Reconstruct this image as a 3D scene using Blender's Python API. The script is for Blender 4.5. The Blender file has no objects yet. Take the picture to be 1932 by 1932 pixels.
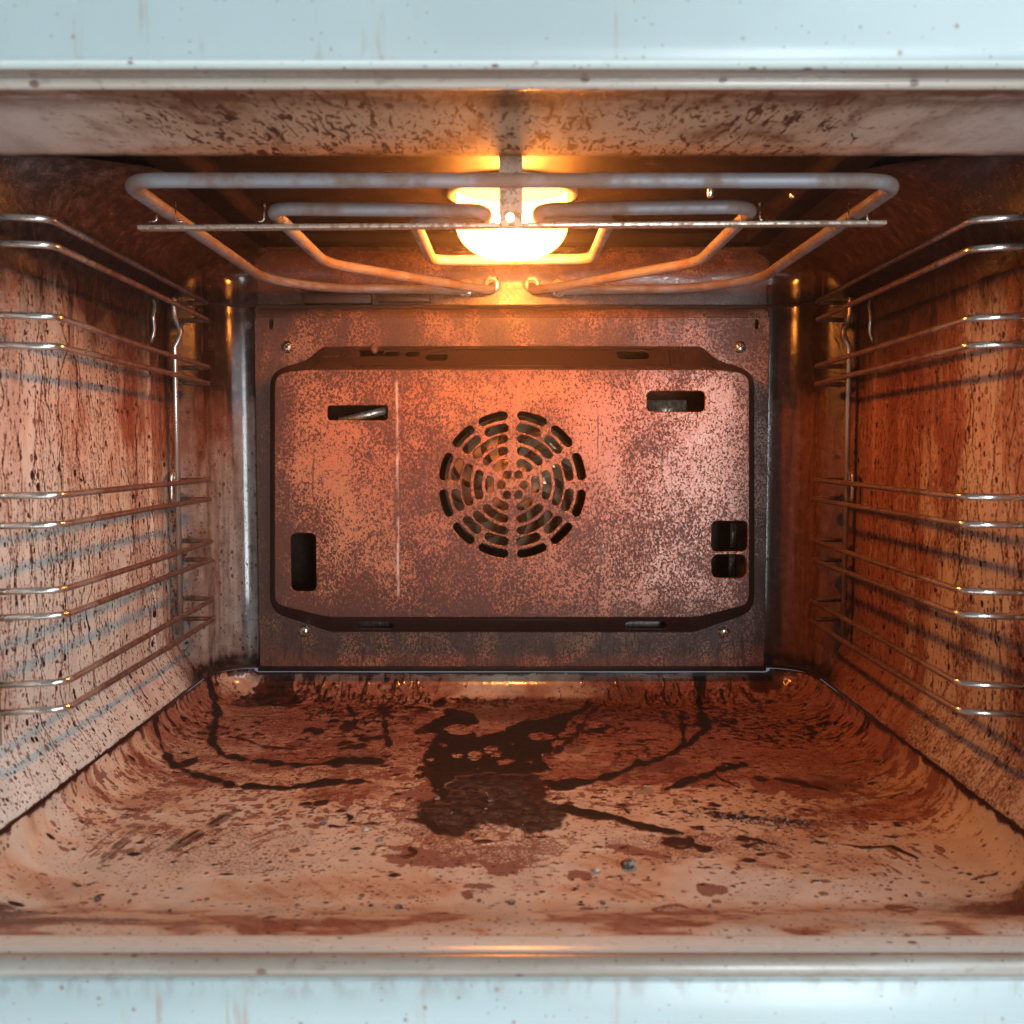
import bpy, bmesh, math, random
import numpy as np
from mathutils import Vector, Matrix

SC = bpy.context.scene
COL = SC.collection
rnd = random.Random(7)

# ------------------------------------------------------------------ camera
PITCH = math.radians(3.8)
cd = bpy.data.cameras.new('camera'); cam = bpy.data.objects.new('camera', cd); COL.objects.link(cam)
cam.location = (0, 0, 0); cam.rotation_euler = (math.pi/2 - PITCH, 0, 0)
cd.sensor_width = 36; cd.lens = 36; cd.clip_start = .01; cd.clip_end = 50
cd.dof.use_dof = True; cd.dof.focus_distance = .72; cd.dof.aperture_fstop = 14
SC.camera = cam

# ------------------------------------------------------------------ world, daylight from the room, exposure
W = bpy.data.worlds.new('World'); SC.world = W; W.use_nodes = True
W.node_tree.nodes['Background'].inputs[0].default_value = (.72, .86, 1, 1)
W.node_tree.nodes['Background'].inputs[1].default_value = .17

def area(name, loc, target, sx, sy, power, col):
    ld = bpy.data.lights.new(name, 'AREA'); ld.shape = 'RECTANGLE'; ld.size = sx; ld.size_y = sy
    ld.energy = power; ld.color = col
    o = bpy.data.objects.new(name, ld); COL.objects.link(o); o.location = loc
    o.rotation_euler = (Vector(target) - Vector(loc)).to_track_quat('-Z', 'Y').to_euler()
    return o
area('window_light', (.44, -1.0, -.20), (0, .6, -.02), .24, .85, 17, (.88, .96, 1))
area('room_light', (1.05, -.75, .55), (-.15, .55, -.12), 1.1, 1.1, 23, (.82, .94, 1))
area('bounce_light', (0, -.30, -.75), (0, .43, .13), 1.3, .45, 5, (.92, .96, 1))

SC.view_settings.view_transform = 'Standard'; SC.view_settings.look = 'None'
SC.view_settings.exposure = .22; SC.view_settings.gamma = 1; SC.view_settings.use_curve_mapping = False
SC.cycles.use_denoising = True
SC.cycles.use_adaptive_sampling = True; SC.cycles.adaptive_threshold = .025
SC.cycles.max_bounces = 10; SC.cycles.diffuse_bounces = 6; SC.cycles.glossy_bounces = 6
SC.cycles.caustics_reflective = True
SC.cycles.sample_clamp_indirect = 6

# ------------------------------------------------------------------ pixel (1932 grid of the photograph) -> point at a known depth / height
F = 1932.0
def ray(u, v):
    a = (u-966)/F; b = (966-v)/F
    return a, math.cos(PITCH)+b*math.sin(PITCH), -math.sin(PITCH)+b*math.cos(PITCH)
def PD(u, v, d):
    x, y, z = ray(u, v); s = d/y
    return (x*s, d, z*s)
def PZ(u, v, h):
    x, y, z = ray(u, v); s = h/z
    return (x*s, y*s, h)

# ------------------------------------------------------------------ node helpers
class NT:
    def __init__(s, name):
        s.mat = bpy.data.materials.new(name); s.mat.use_nodes = True
        s.t = s.mat.node_tree; s.t.nodes.clear()
        s.out = s.t.nodes.new('ShaderNodeOutputMaterial')
        s.bsdf = s.t.nodes.new('ShaderNodeBsdfPrincipled')
        s.t.links.new(s.bsdf.outputs[0], s.out.inputs[0])
        s._tc = None
    def put(s, sock, v):
        if isinstance(v, bpy.types.NodeSocket): s.t.links.new(v, sock)
        else:
            if sock.type == 'RGBA' and len(v) == 3: v = (*v, 1)
            sock.default_value = v
    def m(s, op, *a, clamp=False):
        n = s.t.nodes.new('ShaderNodeMath'); n.operation = op; n.use_clamp = clamp
        for i, v in enumerate(a): s.put(n.inputs[i], v)
        return n.outputs[0]
    def ss(s, lo, hi, v):
        n = s.t.nodes.new('ShaderNodeMapRange'); n.interpolation_type = 'SMOOTHSTEP'
        s.put(n.inputs[0], v); s.put(n.inputs[1], lo); s.put(n.inputs[2], hi)
        n.inputs[3].default_value = 0; n.inputs[4].default_value = 1
        return n.outputs[0]
    def lerp(s, f, a, b):
        n = s.t.nodes.new('ShaderNodeMix'); n.data_type = 'FLOAT'
        s.put(n.inputs[0], f); s.put(n.inputs[2], a); s.put(n.inputs[3], b)
        return n.outputs[0]
    def mix(s, f, a, b):
        n = s.t.nodes.new('ShaderNodeMix'); n.data_type = 'RGBA'
        s.put(n.inputs[0], f); s.put(n.inputs[6], a); s.put(n.inputs[7], b)
        return n.outputs[2]
    def pos(s):
        if s._tc is None: s._tc = s.t.nodes.new('ShaderNodeTexCoord').outputs['Object']
        return s._tc
    def xyz(s):
        n = s.t.nodes.new('ShaderNodeSeparateXYZ'); s.put(n.inputs[0], s.pos()); return n.outputs
    def mapped(s, sc=(1, 1, 1), off=(0, 0, 0)):
        n = s.t.nodes.new('ShaderNodeMapping'); s.put(n.inputs[0], s.pos())
        n.inputs['Scale'].default_value = sc; n.inputs['Location'].default_value = off
        return n.outputs[0]
    def noise(s, scale, detail=2, rough=.5, dist=0, sc=(1, 1, 1), off=(0, 0, 0)):
        n = s.t.nodes.new('ShaderNodeTexNoise')
        s.put(n.inputs['Vector'], s.mapped(sc, off)); n.inputs['Scale'].default_value = scale
        n.inputs['Detail'].default_value = detail; n.inputs['Roughness'].default_value = rough
        n.inputs['Distortion'].default_value = dist
        return n.outputs[0]
    def spots(s, scale, r, keep, sc=(1, 1, 1), off=(0, 0, 0), soft=.12):
        """round specks: voronoi cells, a share of them carries a dot of random size"""
        n = s.t.nodes.new('ShaderNodeTexVoronoi'); s.put(n.inputs['Vector'], s.mapped(sc, off))
        n.inputs['Scale'].default_value = scale
        c = s.t.nodes.new('ShaderNodeSeparateColor'); s.put(c.inputs[0], n.outputs['Color'])
        rr = s.m('MULTIPLY', r, s.m('ADD', .35, s.m('MULTIPLY', c.outputs[1], .65)))
        d = s.m('SUBTRACT', 1.0, s.ss(s.m('SUBTRACT', rr, soft), rr, n.outputs['Distance']))
        k = s.m('LESS_THAN', c.outputs[0], keep)
        return s.m('MULTIPLY', d, k)
    def attr(s, name):
        n = s.t.nodes.new('ShaderNodeAttribute'); n.attribute_name = name
        c = s.t.nodes.new('ShaderNodeSeparateColor'); s.put(c.inputs[0], n.outputs['Color'])
        return c.outputs[0], c.outputs[1], c.outputs[2], n.outputs['Alpha']
    def bump(s, h, strength=.4, dist=.0004):
        n = s.t.nodes.new('ShaderNodeBump'); s.put(n.inputs['Strength'], strength)
        n.inputs['Distance'].default_value = dist; s.put(n.inputs['Height'], h)
        s.put(s.bsdf.inputs['Normal'], n.outputs[0])
    def fin(s, col, rough, metal=0, spec=.5):
        s.put(s.bsdf.inputs['Base Color'], col); s.put(s.bsdf.inputs['Roughness'], rough)
        s.put(s.bsdf.inputs['Metallic'], metal); s.put(s.bsdf.inputs['Specular IOR Level'], spec)
        return s.mat

ENAMEL = (.49, .525, .495)
FILM = (.42, .235, .100)
REDBROWN = (.13, .034, .020)
DEEPFILM = (.205, .082, .050)
CRUST = (.032, .014, .010)
CHAR = (.012, .008, .007)

def grime_material(name, stretch=(1, 1, 1), fat=None):
    """glossy enamel; which grease lies where comes from the painted attribute 'grime': R drips and char, G fat film, B thin red-brown stains, A crust"""
    g = NT(name)
    R, Gf, B, A = g.attr('grime')
    fine = g.noise(700, 4, .62, .5, sc=stretch)
    med = g.noise(160, 4, .6)
    base = g.mix(g.ss(.3, .75, g.noise(60, 3)), ENAMEL, (.39, .43, .41))
    film = g.m('MULTIPLY', Gf, g.m('ADD', .55, g.m('MULTIPLY', med, .9)), clamp=True)
    c = g.mix(film, base, g.mix(g.ss(.50, 1.0, Gf), fat or FILM, DEEPFILM))
    thin = g.ss(.42, .62, g.m('ADD', B, g.m('MULTIPLY', g.m('SUBTRACT', fine, .5), 1.1)))
    c = g.mix(g.m('MULTIPLY', thin, .82), c, REDBROWN)
    den = g.m('ADD', .06, g.m('MULTIPLY', g.ss(.36, .62, g.noise(22, 3, .55, 0, off=(.2, .5, .1))), .60))
    zs_ = .6 if stretch[2] < 1 else 1.0
    speck = g.spots(300, .40, den, sc=(1, 1, zs_))
    speck2 = g.spots(620, .42, den, sc=(1, 1, zs_), off=(.3, .1, .7))
    sp = g.m('MAXIMUM', speck, g.m('MULTIPLY', speck2, .8))
    c = g.mix(g.m('MULTIPLY', sp, .85), c, (.075, .022, .014))
    cr = g.m('ADD', A, g.m('MULTIPLY', g.m('SUBTRACT', med, .5), g.m('MULTIPLY', A, .5)), clamp=True)
    c = g.mix(cr, c, g.mix(g.ss(.80, .97, A), CRUST, (.016, .009, .008)))
    dk = g.ss(.40, .62, g.m('ADD', R, g.m('MULTIPLY', g.m('SUBTRACT', fine, .5), .45)))
    deep = g.ss(.55, 1.0, R)
    c = g.mix(dk, c, g.mix(deep, (.052, .015, .010), CHAR))
    h = g.m('ADD', g.m('MULTIPLY', dk, 1.0), g.m('ADD', g.m('MULTIPLY', sp, .5), g.m('ADD', g.m('MULTIPLY', thin, .5), g.m('MULTIPLY', cr, g.m('MULTIPLY', g.noise(420, 3, .6), .5)))))
    g.bump(h, g.lerp(g.ss(.758, .770, g.xyz()[1]), .5, .12), .00032)
    gl = g.m('MAXIMUM', g.ss(.758, .770, g.xyz()[1]), g.m('MULTIPLY', g.ss(.60, .70, g.xyz()[1]), g.m('MULTIPLY', g.ss(.208, .218, g.m('ABSOLUTE', g.xyz()[0])), g.ss(-.140, -.155, g.xyz()[2]))))          # the back corners are still glassy
    ro = g.m('ADD', g.lerp(gl, .13, .07), g.m('ADD', g.m('MULTIPLY', dk, .26), g.m('ADD', g.m('MULTIPLY', film, .06), g.m('ADD', g.m('MULTIPLY', cr, g.lerp(gl, .14, .0)), g.m('MULTIPLY', g.noise(220, 3), g.lerp(gl, .10, .03))))))
    return g.fin(c, ro, 0, g.lerp(g.m('MAXIMUM', dk, g.m('MULTIPLY', cr, .9)), .5, .22))

def pad_material(name, soot=0.0, gloss=0):
    """vertical back sheet: curly brown speckle, run marks towards the bottom, soot clouds"""
    g = NT(name)
    X, Y, Z = g.xyz()
    fine = g.noise(650, 4, .62, .8, sc=(1, 1, .8))
    run = g.noise(300, 3, .58, .5, sc=(1, 1, .20))
    cloud = g.noise(17, 4, .6, .4)
    cloud2 = g.noise(34, 3, .55, .2, sc=(1, 1, .5), off=(.4, .2, .9))
    low = g.m('MULTIPLY', g.ss(.0, -.12, Z), g.ss(-.150, -.138, Z))
    left = g.ss(.05, -.17, X)
    right = g.ss(.09, .18, X)
    D = g.m('ADD', g.m('MULTIPLY', g.m('SUBTRACT', cloud, .5), .34), g.m('ADD', g.m('MULTIPLY', low, .045), g.m('MULTIPLY', left, .035)))
    rim = g.m('MAXIMUM', g.ss(.036, .066, Z), g.m('MAXIMUM', g.ss(-.105, -.140, Z), g.ss(.155, .184, g.m('ABSOLUTE', X))))
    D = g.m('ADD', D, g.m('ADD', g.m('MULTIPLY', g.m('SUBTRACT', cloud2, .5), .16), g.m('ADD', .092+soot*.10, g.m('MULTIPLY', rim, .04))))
    T = g.m('SUBTRACT', .575, D)
    s1 = g.ss(T, g.m('ADD', T, .10), fine)
    T2 = g.m('SUBTRACT', .69, g.m('ADD', g.m('MULTIPLY', g.m('SUBTRACT', cloud2, .5), .25), g.m('MULTIPLY', g.ss(-.115, -.150, Z), .125)))
    s2 = g.ss(T2, g.m('ADD', T2, .05), run)
    dots = g.spots(330, .34, .16, sc=(1, 1, .8))
    base = g.mix(g.ss(.35, .7, cloud), (.35, .165, .088), (.29, .115, .052))
    base = g.mix(g.m('MULTIPLY', g.ss(.40, .70, g.noise(30, 3, .6, 0, sc=(1, 1, .35), off=(.1, .9, .2))), .7), base, (.34, .13, .075))
    base = g.mix(g.m('MULTIPLY', right, .35), base, (.36, .27, .24))
    # long vertical marks: a pale wipe left of the fan, a brown run right of it
    def vline(x0, w, z0, z1, wob):
        wx = g.m('ADD', X, g.m('MULTIPLY', g.m('SUBTRACT', g.noise(26, 2, .5, 0, sc=(0, 0, 1), off=(x0, .3, .1)), .5), wob))
        d = g.m('ABSOLUTE', g.m('SUBTRACT', wx, x0))
        k = g.m('SUBTRACT', 1.0, g.ss(w*.3, w, d))
        zz = g.m('MULTIPLY', g.ss(z0, z0+.01, Z), g.m('SUBTRACT', 1.0, g.ss(z1-.01, z1, Z)))
        return g.m('MULTIPLY', k, zz)
    c = g.mix(g.m('MULTIPLY', vline(.0885, .0030, -.12, .05, .002), .75), base, (.30, .105, .045))
    c = g.mix(s1, c, g.mix(g.noise(45, 3), (.085, .028, .016), (.040, .016, .012)))
    c = g.mix(g.m('MULTIPLY', s2, .9), c, (.040, .018, .014))
    c = g.mix(dots, c, (.060, .018, .012))
    st = g.m('MULTIPLY', g.ss(.57, .68, g.noise(210, 3, .55, .3, sc=(1, 1, .07))), g.ss(.46, .60, g.noise(24, 3, .6, 0, sc=(1, 1, .6), off=(.6, .2, .4))))
    c = g.mix(g.m('MULTIPLY', st, .7), c, (.075, .030, .020))
    for x0, z0, z1 in ((.0655, -.12, .03), (.102, -.09, -.015), (.120, -.06, .00), (-.150, -.05, .01)):
        c = g.mix(g.m('MULTIPLY', vline(x0, .0008, z0, z1, .010), g.m('MULTIPLY', .75, g.ss(.42, .55, g.noise(140, 3, .6, 0, sc=(1, 1, .5))))), c, (.05, .02, .015))
    pale = g.m('MULTIPLY', vline(-.0868, .0015, -.12, .052, .0015), g.ss(.35, .6, g.noise(300, 3, .6, 0, sc=(1, 1, .2))))
    c = g.mix(g.m('MULTIPLY', pale, .55), c, (.62, .55, .52))
    c = g.mix(g.m('MULTIPLY', g.ss(.52, .72, cloud), .38), c, (.10, .040, .024))
    c = g.mix(g.m('MULTIPLY', rim, g.m('ADD', .16, g.m('MULTIPLY', g.ss(.34, .58, cloud2), .60))), c, (.055, .026, .020))
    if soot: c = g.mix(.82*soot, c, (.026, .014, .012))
    h = g.m('ADD', g.m('MULTIPLY', s1, .7), g.m('ADD', s2, dots))
    g.bump(h, .30, .00022)
    ro = g.m('ADD', .17, g.m('ADD', g.m('MULTIPLY', s1, .25), g.m('MULTIPLY', g.noise(150, 3), .14)))
    if gloss: ro = g.m('MULTIPLY', ro, .55)
    return g.fin(c, ro, 0, .5 if gloss else .30)

def ceiling_material(name):
    g = NT(name)
    n = g.noise(45, 5, .65, .3, sc=(1, .6, 1)); f = g.noise(500, 4, .65)
    c = g.mix(g.ss(.35, .7, n), (.006, .0045, .0045), (.014, .009, .0075))
    c = g.mix(g.ss(.62, .70, g.noise(120, 5, .7, .8)), c, (.05, .032, .026))
    c = g.mix(g.spots(260, .3, .12), c, (.02, .012, .01))
    g.bump(g.m('ADD', f, g.m('MULTIPLY', n, 2.0)), .35, .0006)
    return g.fin(c, g.m('ADD', .42, g.m('MULTIPLY', f, .25)), 0, .08)

def lintel_material(name):
    g = NT(name); X, Y, Z = g.xyz()
    mid = g.m('SUBTRACT', 1.0, g.ss(.125, .215, g.m('ABSOLUTE', g.m('ADD', X, g.m('MULTIPLY', g.m('SUBTRACT', g.noise(14, 3), .5), .14)))))
    cloud = g.noise(26, 4, .62, .3, sc=(1, .4, .4))
    base = g.mix(g.m('MULTIPLY', mid, .8), (.50, .46, .42), (.27, .18, .10))
    base = g.mix(g.m('MULTIPLY', g.ss(.48, .66, cloud), g.m('ADD', .25, g.m('MULTIPLY', mid, .6))), base, (.12, .055, .030))
    sp = g.m('MAXIMUM', g.spots(230, .46, .62, sc=(1, .55, 1)), g.spots(420, .45, .50, sc=(1, .6, 1), off=(.3, .2, .1))); run = g.noise(240, 4, .6, 1.0, sc=(1, .22, 1))
    T = g.m('SUBTRACT', .74, g.m('MULTIPLY', mid, .20))
    r = g.ss(T, g.m('ADD', T, .05), run)
    c = g.mix(g.m('MULTIPLY', sp, g.m('ADD', .12, g.m('MULTIPLY', mid, .75))), base, (.09, .04, .028))
    c = g.mix(r, c, (.06, .03, .024))
    edge = g.m('MULTIPLY', g.ss(.432, .402, Y), g.ss(.15, .6, g.noise(120, 4, .6, .5, sc=(.35, 1, 1))))
    c = g.mix(g.m('MULTIPLY', edge, .9), c, (.085, .042, .028))
    back = g.ss(.488, .506, g.m('ADD', Y, g.m('MULTIPLY', g.m('SUBTRACT', g.noise(60, 4, .6), .5), .016)))
    c = g.mix(back, c, (.018, .011, .009))
    g.bump(g.m('ADD', sp, r), .4, .0004)
    return g.fin(c, g.m('ADD', g.lerp(mid, .30, .62), g.m('MULTIPLY', run, .2)), 0, g.lerp(g.m('MAXIMUM', mid, back), .5, .03))

def face_material(name):
    g = NT(name); X, Y, Z = g.xyz()
    n = g.noise(9, 3); f = g.noise(260, 3, .6)
    c = g.mix(g.ss(.3, .7, n), (.32, .385, .39), (.29, .35, .355))
    c = g.mix(g.m('MULTIPLY', g.ss(.5, .8, f), .12), c, (.36, .36, .32))
    c = g.mix(g.m('MULTIPLY', g.ss(.50, .68, g.noise(24, 5, .65, .5, sc=(.5, 1, 1), off=(.7, .1, .3))), .10), c, (.27, .25, .19))
    c = g.mix(g.m('MULTIPLY', g.m('MULTIPLY', g.ss(-.208, -.199, Z), g.ss(-.1, -.15, Z)), g.m('MULTIPLY', g.ss(.45, .65, g.noise(120, 4, .6, .4, sc=(1, 1, .5))), .35)), c, (.16, .10, .065))
    run = g.m('MULTIPLY', g.ss(.60, .74, g.noise(130, 3, .6, .3, sc=(1, 1, .10))), g.ss(.40, .58, g.noise(30, 3, .5)))
    c = g.mix(g.m('MULTIPLY', run, .75), c, (.28, .18, .10))
    sp = g.m('MAXIMUM', g.spots(150, .20, .30), g.spots(330, .24, .25, off=(.2, .3, .5)))
    c = g.mix(g.m('MULTIPLY', sp, .8), c, (.20, .11, .08))
    g.bump(g.m('ADD', sp, g.m('MULTIPLY', f, .15)), .25, .0003)
    return g.fin(c, g.m('ADD', .26, g.m('MULTIPLY', n, .12)))

def rim_material(name, film, brown=(.26, .19, .135)):
    g = NT(name)
    n = g.noise(40, 4, .6, .2, sc=(.35, 1, 1)); f = g.noise(300, 4, .65, .4, sc=(.5, 1, 1))
    c = g.mix(g.m('MULTIPLY', g.m('ADD', .55, g.m('MULTIPLY', n, .8), clamp=True), film), (.50, .57, .55), brown)
    c = g.mix(g.m('MULTIPLY', g.ss(.55, .75, f), .15+.4*film), c, (.13, .08, .055))
    sp = g.m('MAXIMUM', g.spots(170, .30, .40, sc=(.7, 1, 1)), g.spots(420, .30, .35, off=(.1, .6, .2)))
    c = g.mix(g.m('MULTIPLY', sp, .8), c, (.09, .035, .022))
    g.bump(g.m('ADD', sp, f), .2, .0003)
    return g.fin(c, g.m('ADD', .20, g.m('MULTIPLY', n, .15)))

def metal(name, col, dirt, rough, met=1.0, amount=.5, scale=220, stretch=(1, 1, 1)):
    g = NT(name)
    n = g.noise(scale, 4, .65, .3, sc=stretch); f = g.noise(scale*4, 3, .6)
    k = g.ss(.62-amount*.35, .75-amount*.25, n)
    c = g.mix(k, col, dirt)
    g.bump(g.m('ADD', g.m('MULTIPLY', k, .7), g.m('MULTIPLY', f, .5)), .3, .0002)
    return g.fin(c, g.m('ADD', rough, g.m('MULTIPLY', k, .22)), g.m('MULTIPLY', met, g.m('SUBTRACT', 1.0, g.m('MULTIPLY', k, .75))))

M = {}
M['grime'] = grime_material('greasy_floor_enamel', (1, 1, 1))
M['wall'] = grime_material('greasy_wall_enamel', (1, 1, .70), (.34, .205, .150))
M['pad'] = pad_material('speckled_back_enamel')
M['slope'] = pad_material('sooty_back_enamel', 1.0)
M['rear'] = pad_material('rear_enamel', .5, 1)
M['ceiling'] = ceiling_material('burnt_ceiling_enamel')
M['lintel'] = lintel_material('stained_lintel_enamel')
M['face'] = face_material('pale_front_enamel')
M['rim'] = rim_material('brown_shaded_rim_enamel', .95, (.20, .155, .12))  # brown film, with the shade of bead and groove in the colour
M['top_rim'] = rim_material('beige_rim_enamel', .85, (.36, .29, .23))
M['sill'] = rim_material('sill_enamel', .08)
g = NT('chromed_wire'); X, Y, Z = g.xyz()                # brown film, thinned at front ends and uprights to paint their glints
k = g.m('ADD', g.m('MULTIPLY', g.ss(.505, .55, Y), .80), g.m('MULTIPLY', g.ss(.45, .7, g.noise(180, 4, .65, .3)), .45), clamp=True)
k = g.m('MULTIPLY', g.m('ADD', .10, k, clamp=True), g.m('SUBTRACT', 1.0, g.m('MULTIPLY', g.ss(.2385, .2405, g.m('ABSOLUTE', X)), .65)))
g.bump(g.noise(700, 3, .6), .3, .0002)
M['chrome'] = g.fin(g.mix(k, (.66, .63, .58), (.11, .052, .038)), g.lerp(k, .14, .34), g.lerp(k, 1.0, .45))
M['element'] = metal('oxidised_heater_tube', (.19, .19, .205), (.14, .095, .075), .50, .30, .6, 38)
M['rod'] = metal('support_strip_steel', (.66, .60, .50), (.22, .14, .09), .34, .9, .5, 300)
M['steel'] = metal('dull_fan_steel', (.46, .31, .20), (.24, .12, .065), .26, .45, .30, 90)
M['screw'] = metal('screw_steel', (.70, .62, .52), (.25, .15, .09), .22, 1.0, .3, 400)
M['dark'] = metal('sooty_chamber', (.075, .058, .05), (.04, .03, .026), .45, .2, .5, 60)
g = NT('seam_soot'); M['seam'] = g.fin(g.mix(g.noise(200, 3), (.014, .009, .008), (.035, .018, .014)), .75, 0, .2)
g = NT('lamp_bulb')
g.put(g.bsdf.inputs['Emission Color'], (1, .295, .045)); g.put(g.bsdf.inputs['Emission Strength'], 1050.0)
M['bulb'] = g.fin((1, .85, .6), .3)
g = NT('frosted_lamp_glass')                # thin frosted glass: most light passes, some is scattered so the cover itself shines
g.put(g.bsdf.inputs['Emission Color'], (1, .33, .045)); g.put(g.bsdf.inputs['Emission Strength'], 24.0)
g.fin((.9, .8, .7), .15)
tr = g.t.nodes.new('ShaderNodeBsdfTransparent'); tr.inputs[0].default_value = (1, .95, .9, 1)
mx = g.t.nodes.new('ShaderNodeMixShader'); mx.inputs[0].default_value = .35
g.t.links.new(tr.outputs[0], mx.inputs[1]); g.t.links.new(g.bsdf.outputs[0], mx.inputs[2]); g.t.links.new(mx.outputs[0], g.out.inputs[0])
M['lamp'] = g.mat
g = NT('charred_crumb')
M['crumb'] = g.fin(g.mix(g.ss(.4, .65, g.noise(420, 4, .7)), (.035, .018, .014), (.30, .24, .21)), .7, 0, .25)
g.bump(g.noise(700, 4, .7), .6, .0006)
g = NT('grey_crumb')
M['greycrumb'] = g.fin(g.mix(g.ss(.35, .6, g.noise(500, 4, .7)), (.14, .11, .09), (.46, .40, .35)), .7, 0, .25)

# ------------------------------------------------------------------ object helpers
def empty(name, loc, label, cat, group=None):
    o = bpy.data.objects.new(name, None); COL.objects.link(o); o.location = loc; o.empty_display_size = .02
    o['label'] = label; o['category'] = cat
    if group: o['group'] = group
    return o
def link(name, me, mat, parent=None, label=None, smooth=True):
    if isinstance(mat, (list, tuple)):
        for x in mat: me.materials.append(x)
    elif mat: me.materials.append(mat)
    o = bpy.data.objects.new(name, me); COL.objects.link(o)
    if smooth and len(me.polygons): me.polygons.foreach_set('use_smooth', [True]*len(me.polygons))
    if parent:
        o.parent = parent
        # parts keep scene coordinates; only a thing's Empty has a location of its own
        o.matrix_parent_inverse = Matrix.Translation(-Vector(parent.location))
    if label: o['label'] = label
    return o
def mesh_np(name, V, Q):
    """V (n,3), Q (m,4) int"""
    me = bpy.data.meshes.new(name)
    V = np.ascontiguousarray(V, np.float32); Q = np.ascontiguousarray(Q, np.int32)
    me.vertices.add(len(V)); me.vertices.foreach_set('co', V.ravel())
    me.loops.add(Q.size); me.loops.foreach_set('vertex_index', Q.ravel())
    me.polygons.add(len(Q)); me.polygons.foreach_set('loop_start', np.arange(0, Q.size, Q.shape[1], dtype=np.int32))
    try: me.polygons.foreach_set('loop_total', np.full(len(Q), Q.shape[1], np.int32))
    except Exception: pass
    me.update(calc_edges=True); me.validate()
    return me
def grid_quads(nr, nc, flip=False):
    i = np.arange(nr*nc).reshape(nr, nc)
    q = np.stack([i[:-1, :-1], i[:-1, 1:], i[1:, 1:], i[1:, :-1]], -1).reshape(-1, 4)
    return q[:, ::-1] if flip else q
def set_attr(me, arr):
    a = me.attributes.new('grime', 'FLOAT_COLOR', 'POINT'); a.data.foreach_set('color', np.ascontiguousarray(arr, np.float32).ravel())
def bm_mesh(name, bm):
    bmesh.ops.recalc_face_normals(bm, faces=bm.faces)
    me = bpy.data.meshes.new(name); bm.to_mesh(me); bm.free(); return me
def fillet(pts, r, n=6, closed=False):
    """round the corners of a 3-D polyline"""
    P = [Vector(p) for p in pts]; out = []
    N = len(P)
    for i in range(N):
        if not closed and i in (0, N-1): out.append(P[i]); continue
        a, b, c = P[i-1], P[i], P[(i+1) % N]
        rr = r[i] if isinstance(r, (list, tuple)) else r
        u = (a-b); w = (c-b); t = min(rr, u.length*.49, w.length*.49)
        p0 = b+u.normalized()*t; p1 = b+w.normalized()*t
        for k in range(n+1):
            s = k/n; out.append(p0*(1-s)**2 + b*2*s*(1-s) + p1*s*s)
    return out
def tube(bm, pts, r, n=10, cap=True):
    P = [Vector(p) for p in pts]
    Q = [P[0]]
    for p in P[1:]:
        if (p-Q[-1]).length > 1e-6: Q.append(p)
    P = Q; rings = []; up = None
    for i, p in enumerate(P):
        t = ((P[min(i+1, len(P)-1)]-p).normalized() + (p-P[max(i-1, 0)]).normalized())
        t = t.normalized() if t.length > 1e-9 else (P[min(i+1, len(P)-1)]-P[max(i-1, 0)]).normalized()
        if up is None: up = t.orthogonal().normalized()
        up = (up - t*up.dot(t)).normalized(); s = t.cross(up)
        rr = r[i] if isinstance(r, (list, tuple)) else r
        rings.append([bm.verts.new(p+(up*math.cos(a)+s*math.sin(a))*rr) for a in [2*math.pi*k/n for k in range(n)]])
    for a, b in zip(rings, rings[1:]):
        for k in range(n): bm.faces.new((a[k], a[(k+1) % n], b[(k+1) % n], b[k]))
    if cap: bm.faces.new(rings[0][::-1]); bm.faces.new(rings[-1])
def box(bm, a, b, bev=0):
    r = bmesh.ops.create_cube(bm, size=1)
    c = [(a[i]+b[i])/2 for i in range(3)]; d = [abs(b[i]-a[i]) for i in range(3)]
    for v in r['verts']: v.co = Vector((c[0]+v.co.x*d[0], c[1]+v.co.y*d[1], c[2]+v.co.z*d[2]))
    if bev:
        es = list({e for v in r['verts'] for e in v.link_edges})
        bmesh.ops.bevel(bm, geom=es, offset=bev, segments=2, affect='EDGES', profile=.5)
def revolve(bm, prof, cx, cy, n=48, axis='z', cz=0):
    """prof [(r,h)] around a z axis through (cx,cy) or a y axis through (cx,cz)"""
    rings = []
    for r, h in prof:
        ring = []
        for k in range(n):
            a = 2*math.pi*k/n
            ring.append(bm.verts.new((cx+r*math.cos(a), cy+r*math.sin(a), h) if axis == 'z' else (cx+r*math.cos(a), h, cz+r*math.sin(a))))
        rings.append(ring)
    for a, b in zip(rings, rings[1:]):
        for k in range(n): bm.faces.new((a[k], a[(k+1) % n], b[(k+1) % n], b[k]))
    return rings
def extrude_x(name, prof, x0, x1, nx, mats, segs, parent, label=None):
    """a (y,z) profile drawn along x; segs = material index of each profile segment"""
    xs = np.linspace(x0, x1, nx); pr = np.array(prof)
    V = np.zeros((len(pr), nx, 3)); V[..., 0] = xs[None, :]; V[..., 1] = pr[:, 0:1]; V[..., 2] = pr[:, 1:2]
    me = mesh_np(name, V.reshape(-1, 3), grid_quads(len(pr), nx))
    o = link(name, me, mats, parent, label)
    me.polygons.foreach_set('material_index', np.repeat(np.array(segs, np.int32), nx-1))
    return o
def arc_prof(cy, cz, r, a0, a1, n):
    return [(cy+r*math.cos(math.radians(a0+(a1-a0)*k/n)), cz+r*math.sin(math.radians(a0+(a1-a0)*k/n))) for k in range(n+1)]

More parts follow.
